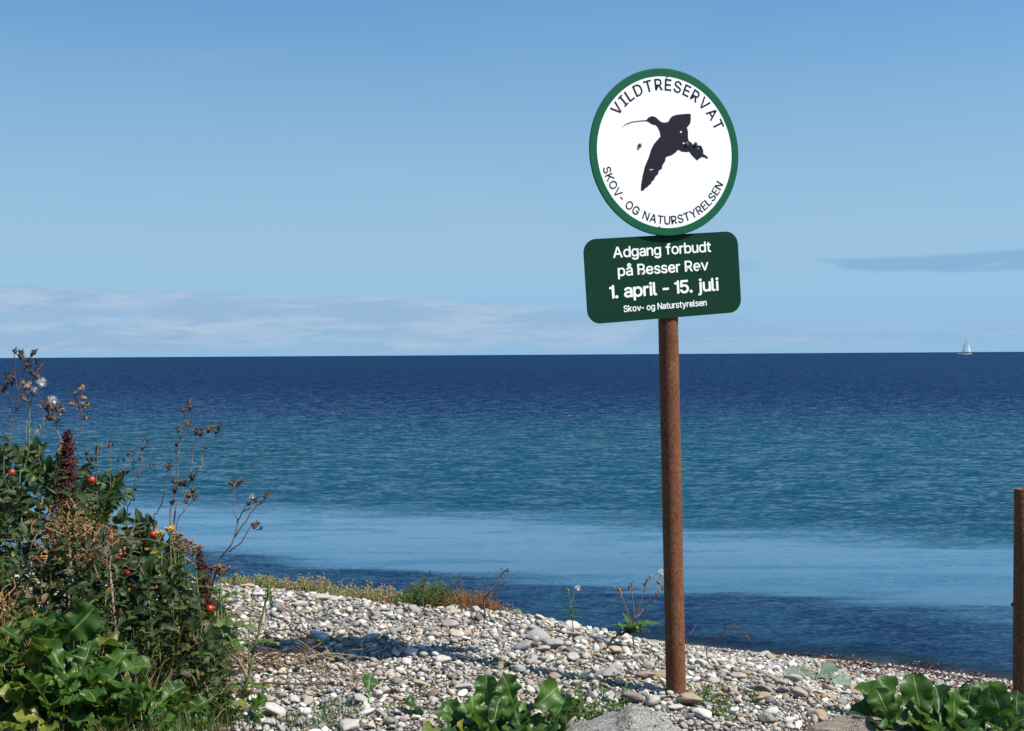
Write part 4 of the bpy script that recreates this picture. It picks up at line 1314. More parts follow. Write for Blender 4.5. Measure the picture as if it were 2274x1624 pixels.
ROSE = [rose_compound().mesh('rose_leaf', M['rose_leaf']) for _ in range(9)]


def feather(n=9, thin=0.035, mat=None):
    """a feathery, deeply cut leaf"""
    b = MB()
    b.tube([(0, 0, 0), (0, 0.6, 0.03), (0, 1.0, -0.06)], [0.014, 0.009, 0.003], 3)
    for i in range(n):
        t = 0.12 + 0.86 * i / n
        ln = 0.36 * math.sin(math.pi * (0.15 + 0.8 * t)) + 0.04
        for sd in (-1, 1):
            lf = blade_grid(lambda q: thin / 0.3 * math.sin(math.pi * min(q + 0.15, 1)), ln, 2, 2, bend=random.uniform(-0.2, 0.6), fold=0.4)
            place(b, lf, Matrix.Rotation(-sd * R(random.uniform(42, 62)), 3, 'Z') @ Matrix.Rotation(random.uniform(-0.4, 0.3), 3, 'X'), (0, t, 0.03 - 0.08 * t * t))
            for q in (0.45, 0.75):
                d = Matrix.Rotation(-sd * R(52), 3, 'Z') @ Vector((0, ln * q, 0))
                lf2 = blade_grid(lambda z_: thin / 0.25 * math.sin(math.pi * min(z_ + 0.15, 1)), ln * 0.3, 1, 1, fold=0.3)
                place(b, lf2, Matrix.Rotation(-sd * R(random.uniform(5, 25)), 3, 'Z'), Vector((0, t, 0.02)) + d)
    return b


FEATHER = [feather().mesh('feathery_leaf', M['herb_leaf']) for _ in range(4)]
FEATHER_GREY = [feather(7, 0.05).mesh('feathery_leaf', M['grey_leaf']) for _ in range(2)]


def seed_head(n=11, r=1.0):
    """a dry, half open composite head"""
    b = MB()
    b.tube([(0, 0, -0.9), (0, 0, -0.4), (0, 0, 0.0), (0, 0, 0.25)], [0.12 * r, 0.42 * r, 0.5 * r, 0.3 * r], 7)
    for i in range(n):
        a = 2 * math.pi * i / n + random.uniform(-0.2, 0.2)
        out = Vector((math.cos(a), math.sin(a), 0))
        up = random.uniform(-0.2, 0.9)
        tip = out * random.uniform(0.75, 1.1) + Vector((0, 0, up))
        s = Vector((-out.y, out.x, 0)) * 0.16
        p = out * 0.42
        b.add([p - s, p + s, tip], [(0, 1, 2)])
        b.add([p - s * 0.8 + Vector((0, 0, 0.12)), tip * 0.9 + Vector((0, 0, 0.1)), p + s * 0.8 + Vector((0, 0, 0.12))], [(0, 1, 2)])
    return b


HEADS = [seed_head(random.randint(8, 13)).mesh('seed_head', M['head']) for _ in range(4)]
HEADS_TAN = [seed_head(random.randint(8, 13)).mesh('seed_head', M['head_tan']) for _ in range(3)]


def fluff_head(n=260):
    b = MB()
    for i in range(n):
        d = rv().normalized()
        if d.z < -0.35:
            d.z = -d.z
        s = d.orthogonal().normalized() * 0.012
        e = d * random.uniform(0.8, 1.25)
        w = rv(0.12)
        b.add([d * 0.1 - s, d * 0.1 + s, e], [(0, 1, 2)])
        b.add([e * 0.85 - s * 1.3, e * 0.85 + s * 1.3, e + w], [(0, 1, 2)])
    b.tube([(0, 0, -0.8), (0, 0, -0.2), (0, 0, 0.1)], [0.15, 0.4, 0.25], 6)
    return b


FLUFF = [fluff_head().mesh('fluffy_seed_head', M['fluff']) for _ in range(2)]


def hip_mesh():
    b = MB()
    prof = [(0.05, -0.95), (0.5, -0.88), (0.86, -0.5), (1.0, 0.0), (0.88, 0.45), (0.5, 0.78), (0.24, 0.86)]
    n = 14
    vs, fs = [], []
    for r_, z in prof:
        for j in range(n):
            t = 2 * math.pi * j / n
            vs.append((r_ * math.cos(t), r_ * math.sin(t), z))
    for i in range(len(prof) - 1):
        for j in range(n):
            fs.append((i * n + j, i * n + (j + 1) % n, (i + 1) * n + (j + 1) % n, (i + 1) * n + j))
    fs.append(tuple(range(n))[::-1])
    b.add(vs, fs)
    return b.mesh('rose_hip', M['hip'])


def calyx_mesh():
    b = MB()
    for i in range(5):
        lf = blade_grid(lambda t: 0.12 * (1 - t) ** 0.6, 1.5, 4, 2, bend=-0.5, fold=0.3)
        place(b, lf, Matrix.Rotation(2 * math.pi * i / 5, 3, 'Z') @ Matrix.Rotation(R(random.uniform(40, 75)), 3, 'X'), (0, 0, 0.8))
    return b.mesh('calyx', M['stem_dry'])


HIP, CALYX = hip_mesh(), calyx_mesh()


def curve_pts(pts, n=4, jit=0.0):
    """smooth a polyline (Catmull-Rom) with a little wander"""
    pts = [Vector(p) for p in pts]
    if len(pts) < 3:
        out = [pts[0].lerp(pts[-1], i / n) for i in range(n + 1)]
    else:
        out = []
        for i in range(len(pts) - 1):
            p0, p1, p2, p3 = pts[max(i - 1, 0)], pts[i], pts[i + 1], pts[min(i + 2, len(pts) - 1)]
            for k in range(n):
                t = k / n
                out.append(0.5 * ((2 * p1) + (p2 - p0) * t + (2 * p0 - 5 * p1 + 4 * p2 - p3) * t * t + (3 * p1 - p0 - 3 * p2 + p3) * t ** 3))
        out.append(pts[-1])
    if jit:
        out = [p + rv(jit) * (0.3 if i in (0, len(out) - 1) else 1) for i, p in enumerate(out)]
    return out


Z3 = lambda x, y: (x * 0.2823, (820 + y * 0.3079) / 1.0906)      # enlargement of the upper left corner -> frame


def stalk(label, depth, paths, heads, r=0.0022, mat='stem_purple', name='dry_stalk', hs=0.0125, hmats=None, fluff=(), group=None, z3=True, foot=True, spread=0.05, leaves=0):
    """a standing stalk: paths are polylines in the picture plane pushed apart in depth; heads sit at branch tips"""
    conv = Z3 if z3 else (lambda x, y: (x, y))
    P = []
    for k, path in enumerate(paths):
        dd = random.uniform(-spread, spread) if k else 0.0
        n = len(path)
        P.append([at(*conv(*q), depth + dd * (i / max(1, n - 1)) + random.uniform(-0.008, 0.008)) for i, q in enumerate(path)])
    base = P[0][0].copy()
    g = Vector((base.x + 0.01, base.y, gz(base.x, base.y) - 0.01))
    if foot and base.z - g.z > 0.02:
        P[0].insert(0, g)
        base = g
    root = thing(name, label, 'plant', base, group)
    b = MB()
    for k, path in enumerate(P):
        pts = [p - base for p in curve_pts(path, 4, 0.0012)]
        n = len(pts)
        r0 = r * 1.15 if k == 0 else r * 0.75
        b.tube(pts, [r0 * (1 - 0.55 * i / n) for i in range(n)], 5)
    # short twigs to the heads
    allp = [q for path in P for q in curve_pts(path, 4)]
    for j, h in enumerate(list(heads) + list(fluff)):
        tip = at(*conv(*h), depth + random.uniform(-spread, spread) * 0.8)
        near = min(allp, key=lambda q: (q - tip).length + max(0, q.z - tip.z) * 1.5)
        mid = near.lerp(tip, 0.55) + Vector((0, 0, -0.006))
        b.tube([near - base, mid - base, tip - base], [r * 0.5, r * 0.42, r * 0.4], 4)
        up = ((tip - mid).normalized() + Vector((0, 0, 0.8)) + rv(0.35)).normalized()
        isf = j >= len(heads)
        lib = FLUFF if isf else (hmats or HEADS)
        s = hs * random.uniform(0.8, 1.3) * (1.15 if isf else 1)
        link('fluffy_seed_head' if isf else 'seed_head', random.choice(lib), root, tip - base, frame(up.orthogonal(), up), s)
    link('stem', b.mesh('stem', M[mat]), root)
    for i in range(leaves):
        path = P[0]
        q = random.choice(curve_pts(path, 5)[3:])
        d = (Vector((random.uniform(-1, 1), random.uniform(-1, 0.6), random.uniform(-0.5, 0.5)))).normalized()
        link('leaf', random.choice(WILT), root, q - base, frame(d, Vector((0, 0, 1)) + rv(0.3)), random.uniform(0.03, 0.06))
    return root


WILT = [blade_grid(lance, 1.0, 6, 2, bend=random.uniform(0.8, 2.2), fold=0.5, twist=random.uniform(-2, 2), wave=0.03).mesh('withered_leaf', M['litter']) for _ in range(3)]
SOW = [blade_grid(lambda t: 0.15 * (1 - t) ** 0.5 * (0.75 + 0.25 * math.sin(26 * t)), 1.0, 12, 2, bend=random.uniform(0.6, 1.5), fold=0.3, wave=0.04, freq=4).mesh('toothed_leaf', M['fresh_leaf']) for _ in range(4)]
SIMPLE = [blade_grid(ovate, 1.0, 5, 4, bend=random.uniform(0.3, 1.0), fold=0.3, wave=0.03).mesh('small_leaf', M['fresh_leaf']) for _ in range(3)]


# ================================================================== ROSE BUSHES
def rose_bush(label, sil, d0, d1, n, hips, zmin, scale, seed):
    random.seed(seed)
    xs = [q[0] for q in sil]
    mid = (d0 + d1) / 2
    cx = (xs[0] + xs[-1]) / 2
    base = at(cx, 1500, mid)
    base = Vector((base.x, base.y, gz(base.x, base.y)))
    root = thing('rose_bush', label, 'bush', base, 'rose bushes on the ridge')
    spots = []
    for i in range(n):
        px_ = random.uniform(xs[0], xs[-1])
        d = random.uniform(d0, d1)
        top = at(px_, np.interp(px_, xs, [q[1] for q in sil]) + 14, mid)
        p = at(px_, 1000, d)
        e = 1 - (2 * (d - mid) / (d1 - d0)) ** 2 * 0.35
        ztop = base.z + (top.z - base.z) * e
        drop = random.expovariate(1 / 0.17) if random.random() < 0.75 else random.uniform(0, 0.6)
        z = ztop - drop
        if z < base.z + zmin:
            z = base.z + zmin + random.random() * 0.2
        spots.append(Vector((p.x, p.y, z)))
    # canes
    for i in range(11):
        t = random.choice(spots)
        q = base + Vector((random.uniform(-0.35, 0.35), random.uniform(-0.25, 0.25), -0.02))
        q.z = gz(q.x, q.y) - 0.02
        m = q.lerp(t, 0.5) + Vector((random.uniform(-0.06, 0.06), random.uniform(-0.06, 0.06), 0.10))
        b = MB()
        pts = [p - base for p in curve_pts([q, m, t], 6, 0.004)]
        b.tube(pts, [0.006 * (1 - 0.6 * k / len(pts)) for k in range(len(pts))], 5)
        link('cane', b.mesh('cane', M['stem_dry']), root)
    for p in spots:
        out = (p - (base + Vector((0, 0.15, 0.15))))
        d = (out.normalized() * 0.9 + Vector((random.gauss(0, 0.6), random.gauss(-0.15, 0.6), random.gauss(0.05, 0.4)))).normalized()
        nrm = Vector((0.25, -0.35, 0.9)) + rv(0.35)
        link('leaf', random.choice(ROSE), root, p - d * 0.05 - base, frame(d, nrm), random.uniform(0.085, 0.135) * scale)
    for hx, hy, s in hips:
        t = at(hx, hy, d0 + 0.02)
        o = link('rose_hip', HIP, root, t - base, frame(Vector((0, 1, 0)) + rv(0.3), Vector((random.uniform(-0.3, 1.0), -0.5, random.uniform(-0.6, 0.3)))), s)
        link('calyx', CALYX, o)
        b = MB()
        q = t + Vector((-0.03, 0.06, -0.05))
        b.tube([t - base, t.lerp(q, 0.5) + Vector((0, 0, 0.01)) - base, q - base], 0.0016, 4)
        link('hip_stalk', b.mesh('hip_stalk', M['stem_green']), root)
    return root


rose_bush('tall dark green rose bush with red hips at the edge of the picture', [(-110, 1040), (-40, 1015), (10, 1005), (60, 985), (115, 990), (180, 1015), (215, 1035), (245, 1075), (268, 1125), (285, 1190)],
          3.75, 4.65, 290, [(26, 1049, .0100), (203, 1066, .0115), (245, 1180, .0095), (268, 1232, .008), (75, 1245, .008)], 0.10, 1.0, 21)
rose_bush('lower rose bush with red hips beside the shingle', [(265, 1185), (300, 1170), (335, 1158), (365, 1180), (400, 1215), (430, 1270), (455, 1330), (470, 1380)],
          3.75, 4.35, 150, [(340, 1187, .0105), (296, 1300, .011), (466, 1352, .0115), (282, 1272, .009)], 0.03, 0.92, 22)

# ================================================================== TALL DRY STALKS
random.seed(31)
GS = 'dry stalks standing above the bushes'
stalk('tallest brown dry stalk crowded with dark seed heads at the far left', 4.05,
      [[(30, 1010), (60, 860), (100, 690), (125, 560), (145, 420), (190, 240), (215, 175)], [(70, 700), (75, 520), (60, 420), (62, 290)], [(125, 560), (160, 540), (178, 500)],
       [(145, 420), (120, 300), (112, 100)], [(190, 240), (265, 250), (300, 180)], [(200, 200), (160, 130)], [(215, 175), (262, 112)], [(150, 400), (250, 320), (300, 240)]],
      [(60, 285), (95, 300), (118, 312), (30, 385), (22, 405), (130, 245), (165, 108), (115, 95), (178, 142), (200, 172), (262, 108), (250, 125), (230, 190), (295, 172), (325, 205), (300, 240), (300, 300), (225, 222), (245, 270),
       (290, 295), (60, 345), (95, 352), (215, 205), (160, 130), (50, 300), (272, 98)], r=0.0024, group=GS, hs=0.0120)
stalk('pale green stalk carrying one large white fluffy seed head', 3.98,
      [[(150, 1190), (190, 1040), (225, 850), (228, 680), (235, 520), (205, 400), (185, 330)], [(235, 520), (262, 440), (272, 420)], [(225, 860), (262, 770), (270, 740)], [(262, 440), (300, 395), (320, 380)]],
      [(185, 350), (225, 345), (240, 350), (185, 470), (170, 452), (200, 385), (215, 375), (255, 420)], r=0.0026, mat='stem_green', hmats=HEADS_TAN, fluff=[(325, 355), (272, 415), (270, 735)], group=GS)
stalk('bare bleached stem leaning between the tall stalks', 4.1, [[(310, 830), (330, 740), (352, 620)], [(200, 860), (205, 760), (210, 640)]], [], r=0.0018, mat='stem_dry', group=GS)
stalk('grey stalk with a tuft of shaggy heads beside the red dock', 4.02,
      [[(505, 960), (490, 860), (470, 780), (440, 680), (420, 580), (398, 510)], [(430, 640), (390, 600), (365, 555)], [(440, 680), (480, 620), (492, 565)], [(420, 580), (445, 545)]],
      [(365, 550), (350, 500), (405, 545), (440, 545), (492, 560), (470, 595), (400, 620), (385, 625), (455, 650), (380, 520), (420, 560), (310, 530), (475, 525)], fluff=[(395, 490), (420, 495)], r=0.0023, mat='stem_dry', hmats=HEADS + HEADS_TAN, group=GS)
stalk('crooked brown stalk with round heads curving up from the dock', 4.04,
      [[(535, 960), (560, 860), (600, 780), (645, 720), (655, 660), (635, 580), (615, 500), (645, 430), (650, 375)], [(615, 500), (592, 470), (590, 430)], [(655, 640), (672, 620), (705, 540)], [(630, 560), (660, 520)]],
      [(650, 372), (632, 395), (590, 432), (570, 505), (662, 465), (650, 512), (682, 520), (672, 540), (672, 620), (560, 515), (660, 390), (690, 510)], r=0.0026, hmats=HEADS_TAN, hs=0.0115, group=GS)
stalk('thin stalk with a drooping slender head above the dark leaves', 4.2, [[(762, 1180), (762, 1000), (766, 900), (772, 845)], [(870, 1200), (868, 1000), (872, 835)], [(762, 1000), (720, 970), (700, 955)]],
      [(770, 850), (768, 875), (764, 905), (873, 832), (705, 955), (712, 970), (685, 905), (760, 950), (700, 1030)], r=0.0016, mat='stem_dry', group=GS)
stalk('branching dark stalk with many small heads over the calm water', 4.25,
      [[(1000, 1480), (1030, 1280), (1060, 1150), (1060, 1080), (1040, 980), (1010, 920)], [(1000, 1290), (972, 1150), (965, 1090), (925, 1075)], [(1060, 1090), (1150, 1020), (1178, 985), (1215, 985)], [(1085, 1070), (1122, 960), (1120, 865), (1125, 805)],
       [(1122, 880), (1165, 808)], [(965, 1090), (985, 1045)]],
      [(975, 950), (1010, 905), (1052, 890), (1045, 970), (1100, 940), (1120, 865), (1165, 805), (1125, 800), (1092, 1080), (920, 1075), (975, 1040), (1005, 1045), (930, 960), (1178, 985), (1215, 985), (1060, 1170), (1020, 1380), (950, 1050)], r=0.0018, group=GS, hs=0.0095)
stalk('straight dark stalk with a single ragged head', 4.15, [[(1210, 1490), (1240, 1380), (1290, 1220), (1305, 1140), (1320, 1030), (1332, 990)]], [(1332, 985), (1318, 1000), (1345, 1000), (1328, 1020)], r=0.0018, group=GS, hs=0.0125)
stalk('tallest pale stalk rising beside the lower rose bush', 4.1,
      [[(1335, 1500), (1380, 1200), (1400, 950), (1420, 800), (1475, 680), (1492, 560), (1490, 500)], [(1475, 680), (1450, 600), (1445, 560)], [(1400, 930), (1375, 850), (1390, 820)], [(1420, 800), (1395, 740), (1390, 705)], [(1385, 1180), (1425, 1145)]],
      [(1490, 498), (1495, 520), (1445, 560), (1475, 675), (1390, 705), (1400, 712), (1390, 830), (1370, 1120), (1365, 1185), (1415, 1140), (1355, 1290), (1500, 540), (1375, 1195)], r=0.0023, mat='stem_dry', group=GS)
stalk('zigzag pale stalk leaning towards the shingle', 4.0,
      [[(1370, 1440), (1440, 1290), (1500, 1120), (1540, 1060), (1592, 1000), (1585, 940), (1622, 850)], [(1505, 1080), (1520, 900), (1542, 740)], [(1542, 760), (1600, 735), (1680, 695), (1722, 690)], [(1440, 1290), (1480, 1200), (1520, 1190)], [(1660, 710), (1705, 735)]],
      [(1622, 850), (1500, 1080), (1512, 1095), (1452, 1140), (1440, 1130), (1522, 1190), (1470, 1220), (1465, 1280), (1562, 730), (1545, 735), (1580, 742), (1642, 715), (1680, 695), (1722, 690), (1705, 735), (1490, 1230)], r=0.0023, mat='stem_dry', group=GS)
stalk('short bent twig forking beside the rose leaves', 4.0, [[(1385, 1560), (1450, 1360), (1480, 1310), (1530, 1250)], [(1450, 1360), (1440, 1330)]], [(1530, 1250)], r=0.0016, group=GS)
stalk('lone branching stalk with dark heads standing over the shingle', 3.85,
      [[(1610, 2180), (1640, 2070), (1680, 1900), (1740, 1730), (1830, 1600), (1872, 1440), (1920, 1340), (1960, 1292)], [(1872, 1440), (1840, 1330), (1838, 1180)], [(1850, 1560), (1970, 1380), (2050, 1290), (2130, 1220)],
       [(1800, 1680), (1900, 1600), (1960, 1500), (1985, 1452), (2030, 1470)], [(1920, 1360), (1990, 1320), (2050, 1292)], [(1985, 1452), (2010, 1500), (2055, 1490)], [(1838, 1180), (1860, 1130), (1912, 1115)]],
      [(1805, 1130), (1838, 1150), (1850, 1132), (1880, 1125), (1912, 1115), (1945, 1300), (1962, 1290), (2010, 1268), (2050, 1292), (2080, 1240), (2105, 1225), (2130, 1215), (2012, 1470), (2030, 1450), (2055, 1490), (1995, 1480)],
      fluff=[(1985, 1250)], r=0.0030, mat='stem_purple', hs=0.0098, group=GS)


def dock(label, depth, pts, width, seeds, conv, thin=1.0):
    """a dock plant gone to seed: a stem wrapped in dark red-brown seeds"""
    P = [at(*conv(*q), depth) for q in pts]
    base = Vector((P[0].x, P[0].y, gz(P[0].x, P[0].y) - 0.01))
    root = thing('dock_plant', label, 'plant', base, 'dock plants gone to seed')
    b = MB()
    line = curve_pts([base] + P, 6)
    b.tube([p - base for p in line], [0.004 * (1 - 0.6 * i / len(line)) for i in range(len(line))], 5)
    link('stem', b.mesh('stem', M['dock_seed']), root)
    fine = curve_pts(P, 14)
    b = MB()
    for i in range(seeds):
        t = random.random() ** 1.15
        p = fine[min(int(t * (len(fine) - 1)), len(fine) - 1)]
        w = width * (1.05 - 0.88 * t) * (0.55 + 0.45 * abs(math.sin(t * 19)))
        off = Vector((random.gauss(0, 0.55), random.gauss(0, 0.55), 0)) * w
        q = p + off + Vector((0, 0, random.uniform(-0.01, 0.01))) - base
        s = random.uniform(0.0028, 0.0052) * thin
        for _ in range(2):
            a = rv().normalized()
            c = a.orthogonal().normalized()
            b.add([q - a * s, q + c * s * 0.7, q + a * s, q - c * s * 0.7], [(0, 1, 2, 3)])
    link('seed_spike', b.mesh('seed_spike', M['dock_seed'], False), root)['kind'] = 'stuff'


random.seed(41)
dock('thick dark red dock seed spike rising above the rose leaves', 3.86, [(520, 1330), (522, 1180), (530, 1000), (530, 860), (528, 740)], 0.040, 3600, Z3)
dock('small dark red dock spike at the edge of the shingle', 3.80, [(456, 1345), (453, 1300), (448, 1262), (442, 1225)], 0.030, 1200, lambda x, y: (x, y))


# ================================================================== WITHERED TANGLE, TANSY, HERBS
def tangle(label, px_, py_, depth, w, h, n, mat, r=0.0016, name='withered_plant', group=None, bits=700):
    c = at(px_, py_, depth)
    base = Vector((c.x, c.y, gz(c.x, c.y)))
    root = thing(name, label, 'plant', base, group)
    b = MB()
    for i in range(n):
        p = c + Vector((random.uniform(-w, w), random.uniform(-0.08, 0.08), random.uniform(-h, h)))
        pts = [p]
        d = rv().normalized()
        for k in range(random.randint(5, 11)):
            d = (d + rv(0.55)).normalized()
            pts.append(pts[-1] + d * random.uniform(0.008, 0.02))
        b.tube([q - base for q in pts], r * random.uniform(0.5, 1.2), 3)
    link('curled_stems', b.mesh('curled_stems', M[mat]), root)['kind'] = 'stuff'
    b = MB()
    for i in range(bits):
        q = c + Vector((random.gauss(0, w * 0.6), random.gauss(0, 0.05), random.gauss(0, h * 0.6))) - base
        a = rv().normalized() * random.uniform(0.003, 0.008)
        s = a.orthogonal() * 0.5
        b.add([q - a, q + s, q + a, q - s], [(0, 1, 2, 3)])
    link('dry_leaves', b.mesh('dry_leaves', M['litter']), root)['kind'] = 'stuff'
    b = MB()
    b.tube([Vector((0, 0, -0.02)), (c - base) * 0.5 + Vector((0.02, 0, 0)), c - base], [0.005, 0.004, 0.003], 5)
    link('stem', b.mesh('stem', M['stem_dry']), root)
    return root


random.seed(51)
tangle('tan curled withered plant below the red dock spike', 152, 1190, 3.66, 0.075, 0.07, 80, 'tan_curl', 0.0021, bits=260)
tangle('brown withered stems hanging over the lower leaves', 240, 1225, 3.68, 0.07, 0.03, 40, 'stem_dry', 0.0014, bits=160)
tangle('rusty withered stems at the picture edge above the beet leaves', 12, 1395, 3.45, 0.05, 0.07, 60, 'tan_curl', 0.0014, bits=400)


def herb(label, foot, tip, depth, leaves, size, lib, heads=0, mat='stem_green', hmat='tansy_head', group=None, name='tansy_plant', lean=0.02, headw=0.03):
    t = at(*tip, depth)
    f = at(*foot, depth)
    base = Vector((f.x, f.y, gz(f.x, f.y) - 0.005))
    root = thing(name, label, 'plant', base, group)
    b = MB()
    mid = base.lerp(t, 0.5) + Vector((random.uniform(-lean, lean), random.uniform(-lean, lean), 0))
    line = curve_pts([base, mid, t], 8)
    b.tube([p - base for p in line], [0.0032 * (1 - 0.55 * i / len(line)) for i in range(len(line))], 5)
    link('stem', b.mesh('stem', M[mat]), root)
    for i in range(leaves):
        k = (i + 0.5) / leaves
        p = line[int((0.06 + 0.9 * k) * (len(line) - 1))]
        a = i * 2.4 + random.uniform(-0.4, 0.4)
        d = Vector((math.cos(a), math.sin(a), random.uniform(0.1, 0.8)))
        link('leaf', random.choice(lib), root, p - base, frame(d, Vector((0, 0, 1)) + rv(0.2)), size * random.uniform(0.7, 1.15) * (1.1 - 0.5 * k))
    if heads:
        b = MB()
        st = MB()
        for i in range(heads):
            a = random.uniform(0, 6.28)
            rr = headw * math.sqrt(random.random())
            q = t + Vector((rr * math.cos(a), rr * math.sin(a) * 0.7, random.uniform(-0.004, 0.007) - rr * 0.25))
            s = random.uniform(0.0032, 0.0048)
            for z0, z1, r0, r1 in ((-0.6, 0.3, 0.35, 1.0), (0.3, 0.75, 1.0, 0.55)):
                b.tube([q - base + Vector((0, 0, s * z0)), q - base + Vector((0, 0, s * z1))], [s * r0, s * r1], 6)
            st.tube([t - base + Vector((0, 0, -0.03)), q - base + Vector((0, 0, -s))], 0.0008, 3, False)
        hd = link('flower_cluster', b.mesh('flower_cluster', M[hmat], False), root)
        link('flower_stalks', st.mesh('flower_stalks', M['stem_dry']), hd)
    return root


random.seed(61)
GT = 'tansies among the roses'
herb('tansy with a flat rusty brown flower cluster beside the small dock spike', (452, 1420), (405, 1200), 3.78, 16, 0.085, FEATHER, 46, group=GT, headw=0.036)
herb('tansy topped by a brown cluster tilting over the water', (440, 1430), (428, 1213), 3.74, 14, 0.08, FEATHER, 40, group=GT, headw=0.034)
herb('tansy with a drooping brown cluster at the foot of the lone stalk', (500, 1420), (488, 1258), 3.84, 12, 0.075, FEATHER, 34, group=GT, headw=0.030)
herb('tansy with one small yellow flower cluster above the rose leaves', (395, 1430), (378, 1172), 3.86, 12, 0.075, FEATHER, 22, hmat='yellow', group=GT, headw=0.016)
herb('tansy with a pale pinkish dry cluster just above its neighbours', (420, 1430), (393, 1185), 3.9, 10, 0.07, FEATHER, 24, hmat='head_tan', group=GT, headw=0.02)
herb('yellow button tansy leaning left in front of the calm water', (372, 1430), (358, 1183), 3.88, 10, 0.07, FEATHER, 16, hmat='yellow', group=GT, headw=0.012)
herb('small tansy with a dark cluster nearest the water edge', (470, 1440), (470, 1262), 3.95, 10, 0.06, FEATHER, 20, hmat='head', group=GT, headw=0.014)
GF = 'feathery herbs under the roses'
for i, (fx, tx, ty, d, lab) in enumerate([(200, 205, 1270, 3.62, 'feathery green herb under the tan withered plant'), (240, 235, 1330, 3.58, 'feathery herb with upright shoots behind the straw'), (320, 330, 1330, 3.66, 'feathery herb below the red rose hip'),
                                          (380, 385, 1340, 3.7, 'dark feathery herb under the lower rose bush'), (430, 440, 1330, 3.72, 'feathery herb beneath the small dock spike'), (490, 495, 1330, 3.86, 'bushy feathery herb at the shingle edge'),
                                          (150, 160, 1330, 3.6, 'feathery herb beside the broad beet leaf'), (345, 350, 1400, 3.6, 'low feathery herb behind the brown litter')]):
    herb(lab, (fx, 1520), (tx, ty), d, 20, 0.085, FEATHER, 0, group=GF, name='feathery_herb')
herb('silver grey mugwort shoot against the dark rose leaves', (75, 1400), (48, 1150), 3.66, 22, 0.06, FEATHER_GREY, 0, mat='stem_dry', name='mugwort_plant')
herb('second silver grey mugwort nearer the withered plant', (100, 1400), (92, 1230), 3.62, 18, 0.055, FEATHER_GREY, 0, mat='stem_dry', name='mugwort_plant')


# ================================================================== UNDERGROWTH AND GRASS
def undergrowth():
    b = MB()
    lib = [blade_grid(ovate, 1.0, 3, 2, bend=random.uniform(0.2, 1.2), fold=0.4) for _ in range(4)] + [blade_grid(lance, 1.0, 3, 2, bend=random.uniform(0.2, 1.2), fold=0.4) for _ in range(3)]
    sx = [-110, 60, 180, 240, 285, 335, 400, 450, 490, 540]
    sy = [1060, 1030, 1060, 1130, 1220, 1215, 1260, 1330, 1420, 1520]
    for i in range(5000):
        px_ = random.uniform(-110, 505)
        d = random.uniform(3.45, 4.5)
        top = np.interp(px_, sx, sy)
        py_ = top + (1600 - top) * random.random() ** 0.8
        p = at(px_, py_, d)
        g = gz(p.x, p.y)
        if p.z < g + 0.005:
            p.z = g + random.uniform(0.005, 0.12)
        dd = Vector((random.gauss(0, 1), random.gauss(-0.2, 1), random.gauss(0.2, 0.6)))
        place(b, random.choice(lib), frame(dd, Vector((0.2, -0.4, 1)) + rv(0.4)), p, random.uniform(0.018, 0.045))
    o = link('undergrowth', b.mesh('undergrowth', M['under_leaf']))
    tag(o, 'dark tangled undergrowth below the rose bushes', 'undergrowth', kind='stuff')


def grass(label, spots, n, h, mat, lie=0.0, name='grass', wid=0.0022, spread=0.05, up=1.0):
    """thin blades from a list of (x, y) ground spots"""
    b = MB()
    for i in range(n):
        sx_, sy_ = random.choice(spots)
        x = sx_ + random.gauss(0, spread)
        y = sy_ + random.gauss(0, spread * 0.7)
        z = gz(x, y)
        a = random.uniform(0, 6.283)
        ln = h * random.uniform(0.5, 1.2)
        d = Vector((math.cos(a), math.sin(a), 0))
        side = Vector((-d.y, d.x, 0)) * wid * random.uniform(0.6, 1.3)
        if random.random() < 0.5:
            side = Vector((1, 0.2, 0)) * wid * random.uniform(0.6, 1.3)
        tilt = random.uniform(0.1, 0.6) + lie * random.uniform(0.8, 1.3)
        vs, k = [], 5
        p = Vector((x, y, z))
        th = math.pi / 2 - tilt * 0.5
        for q in range(k + 1):
            w = 1 - (q / k) ** 1.5 * 0.9
            vs += [p - side * w, p + side * w]
            p = p + (d * math.cos(th) + Vector((0, 0, 1)) * math.sin(th) * up) * ln / k
            th -= tilt * 0.55 / k * 3
            zz = gz(p.x, p.y) + 0.01
            if p.z < zz:
                p.z = zz + random.uniform(0, 0.012)
        b.add(vs, [(2 * q, 2 * q + 1, 2 * q + 3, 2 * q + 2) for q in range(k)])
    o = link(name, b.mesh(name, M[mat]))
    tag(o, label, 'grass', kind='stuff')
    return o


random.seed(71)
undergrowth()


def gspots(lst, dmin=0):
    return [(q.x, q.y) for q in (on_ground(*p) for p in lst)]


def world_spots(n, px0, px1, d0, d1):
    out = []
    for _ in range(n):
        d = random.uniform(d0, d1)
        p = at(random.uniform(px0, px1), 1500, d)
        out.append((p.x, p.y))
    return out


grass('straw coloured grass stalks standing under the rose bushes', world_spots(70, 150, 330, 3.35, 3.8), 260, 0.26, 'straw', spread=0.03, wid=0.0016)
grass('straw leaning across the dark foot of the bushes', world_spots(60, 190, 500, 3.42, 3.6), 170, 0.24, 'straw', 0.5, spread=0.03, wid=0.0014)
grass('thin dead twigs sticking out of the bushes', world_spots(80, 60, 490, 3.48, 3.85), 150, 0.36, 'litter', 0.2, spread=0.03, wid=0.0012)
grass('thin straw stalks at the picture edge', world_spots(14, -20, 90, 3.4, 3.7), 40, 0.36, 'straw', spread=0.03, wid=0.0018)
grass('low green grass along the bottom of the bushes', world_spots(160, -40, 480, 3.0, 3.5), 1500, 0.10, 'herb_leaf', spread=0.05, wid=0.0016)
grass('straw and grass in front of the beet leaves', world_spots(60, -40, 330, 3.02, 3.2), 420, 0.13, 'straw', 0.4, spread=0.05, wid=0.0013)
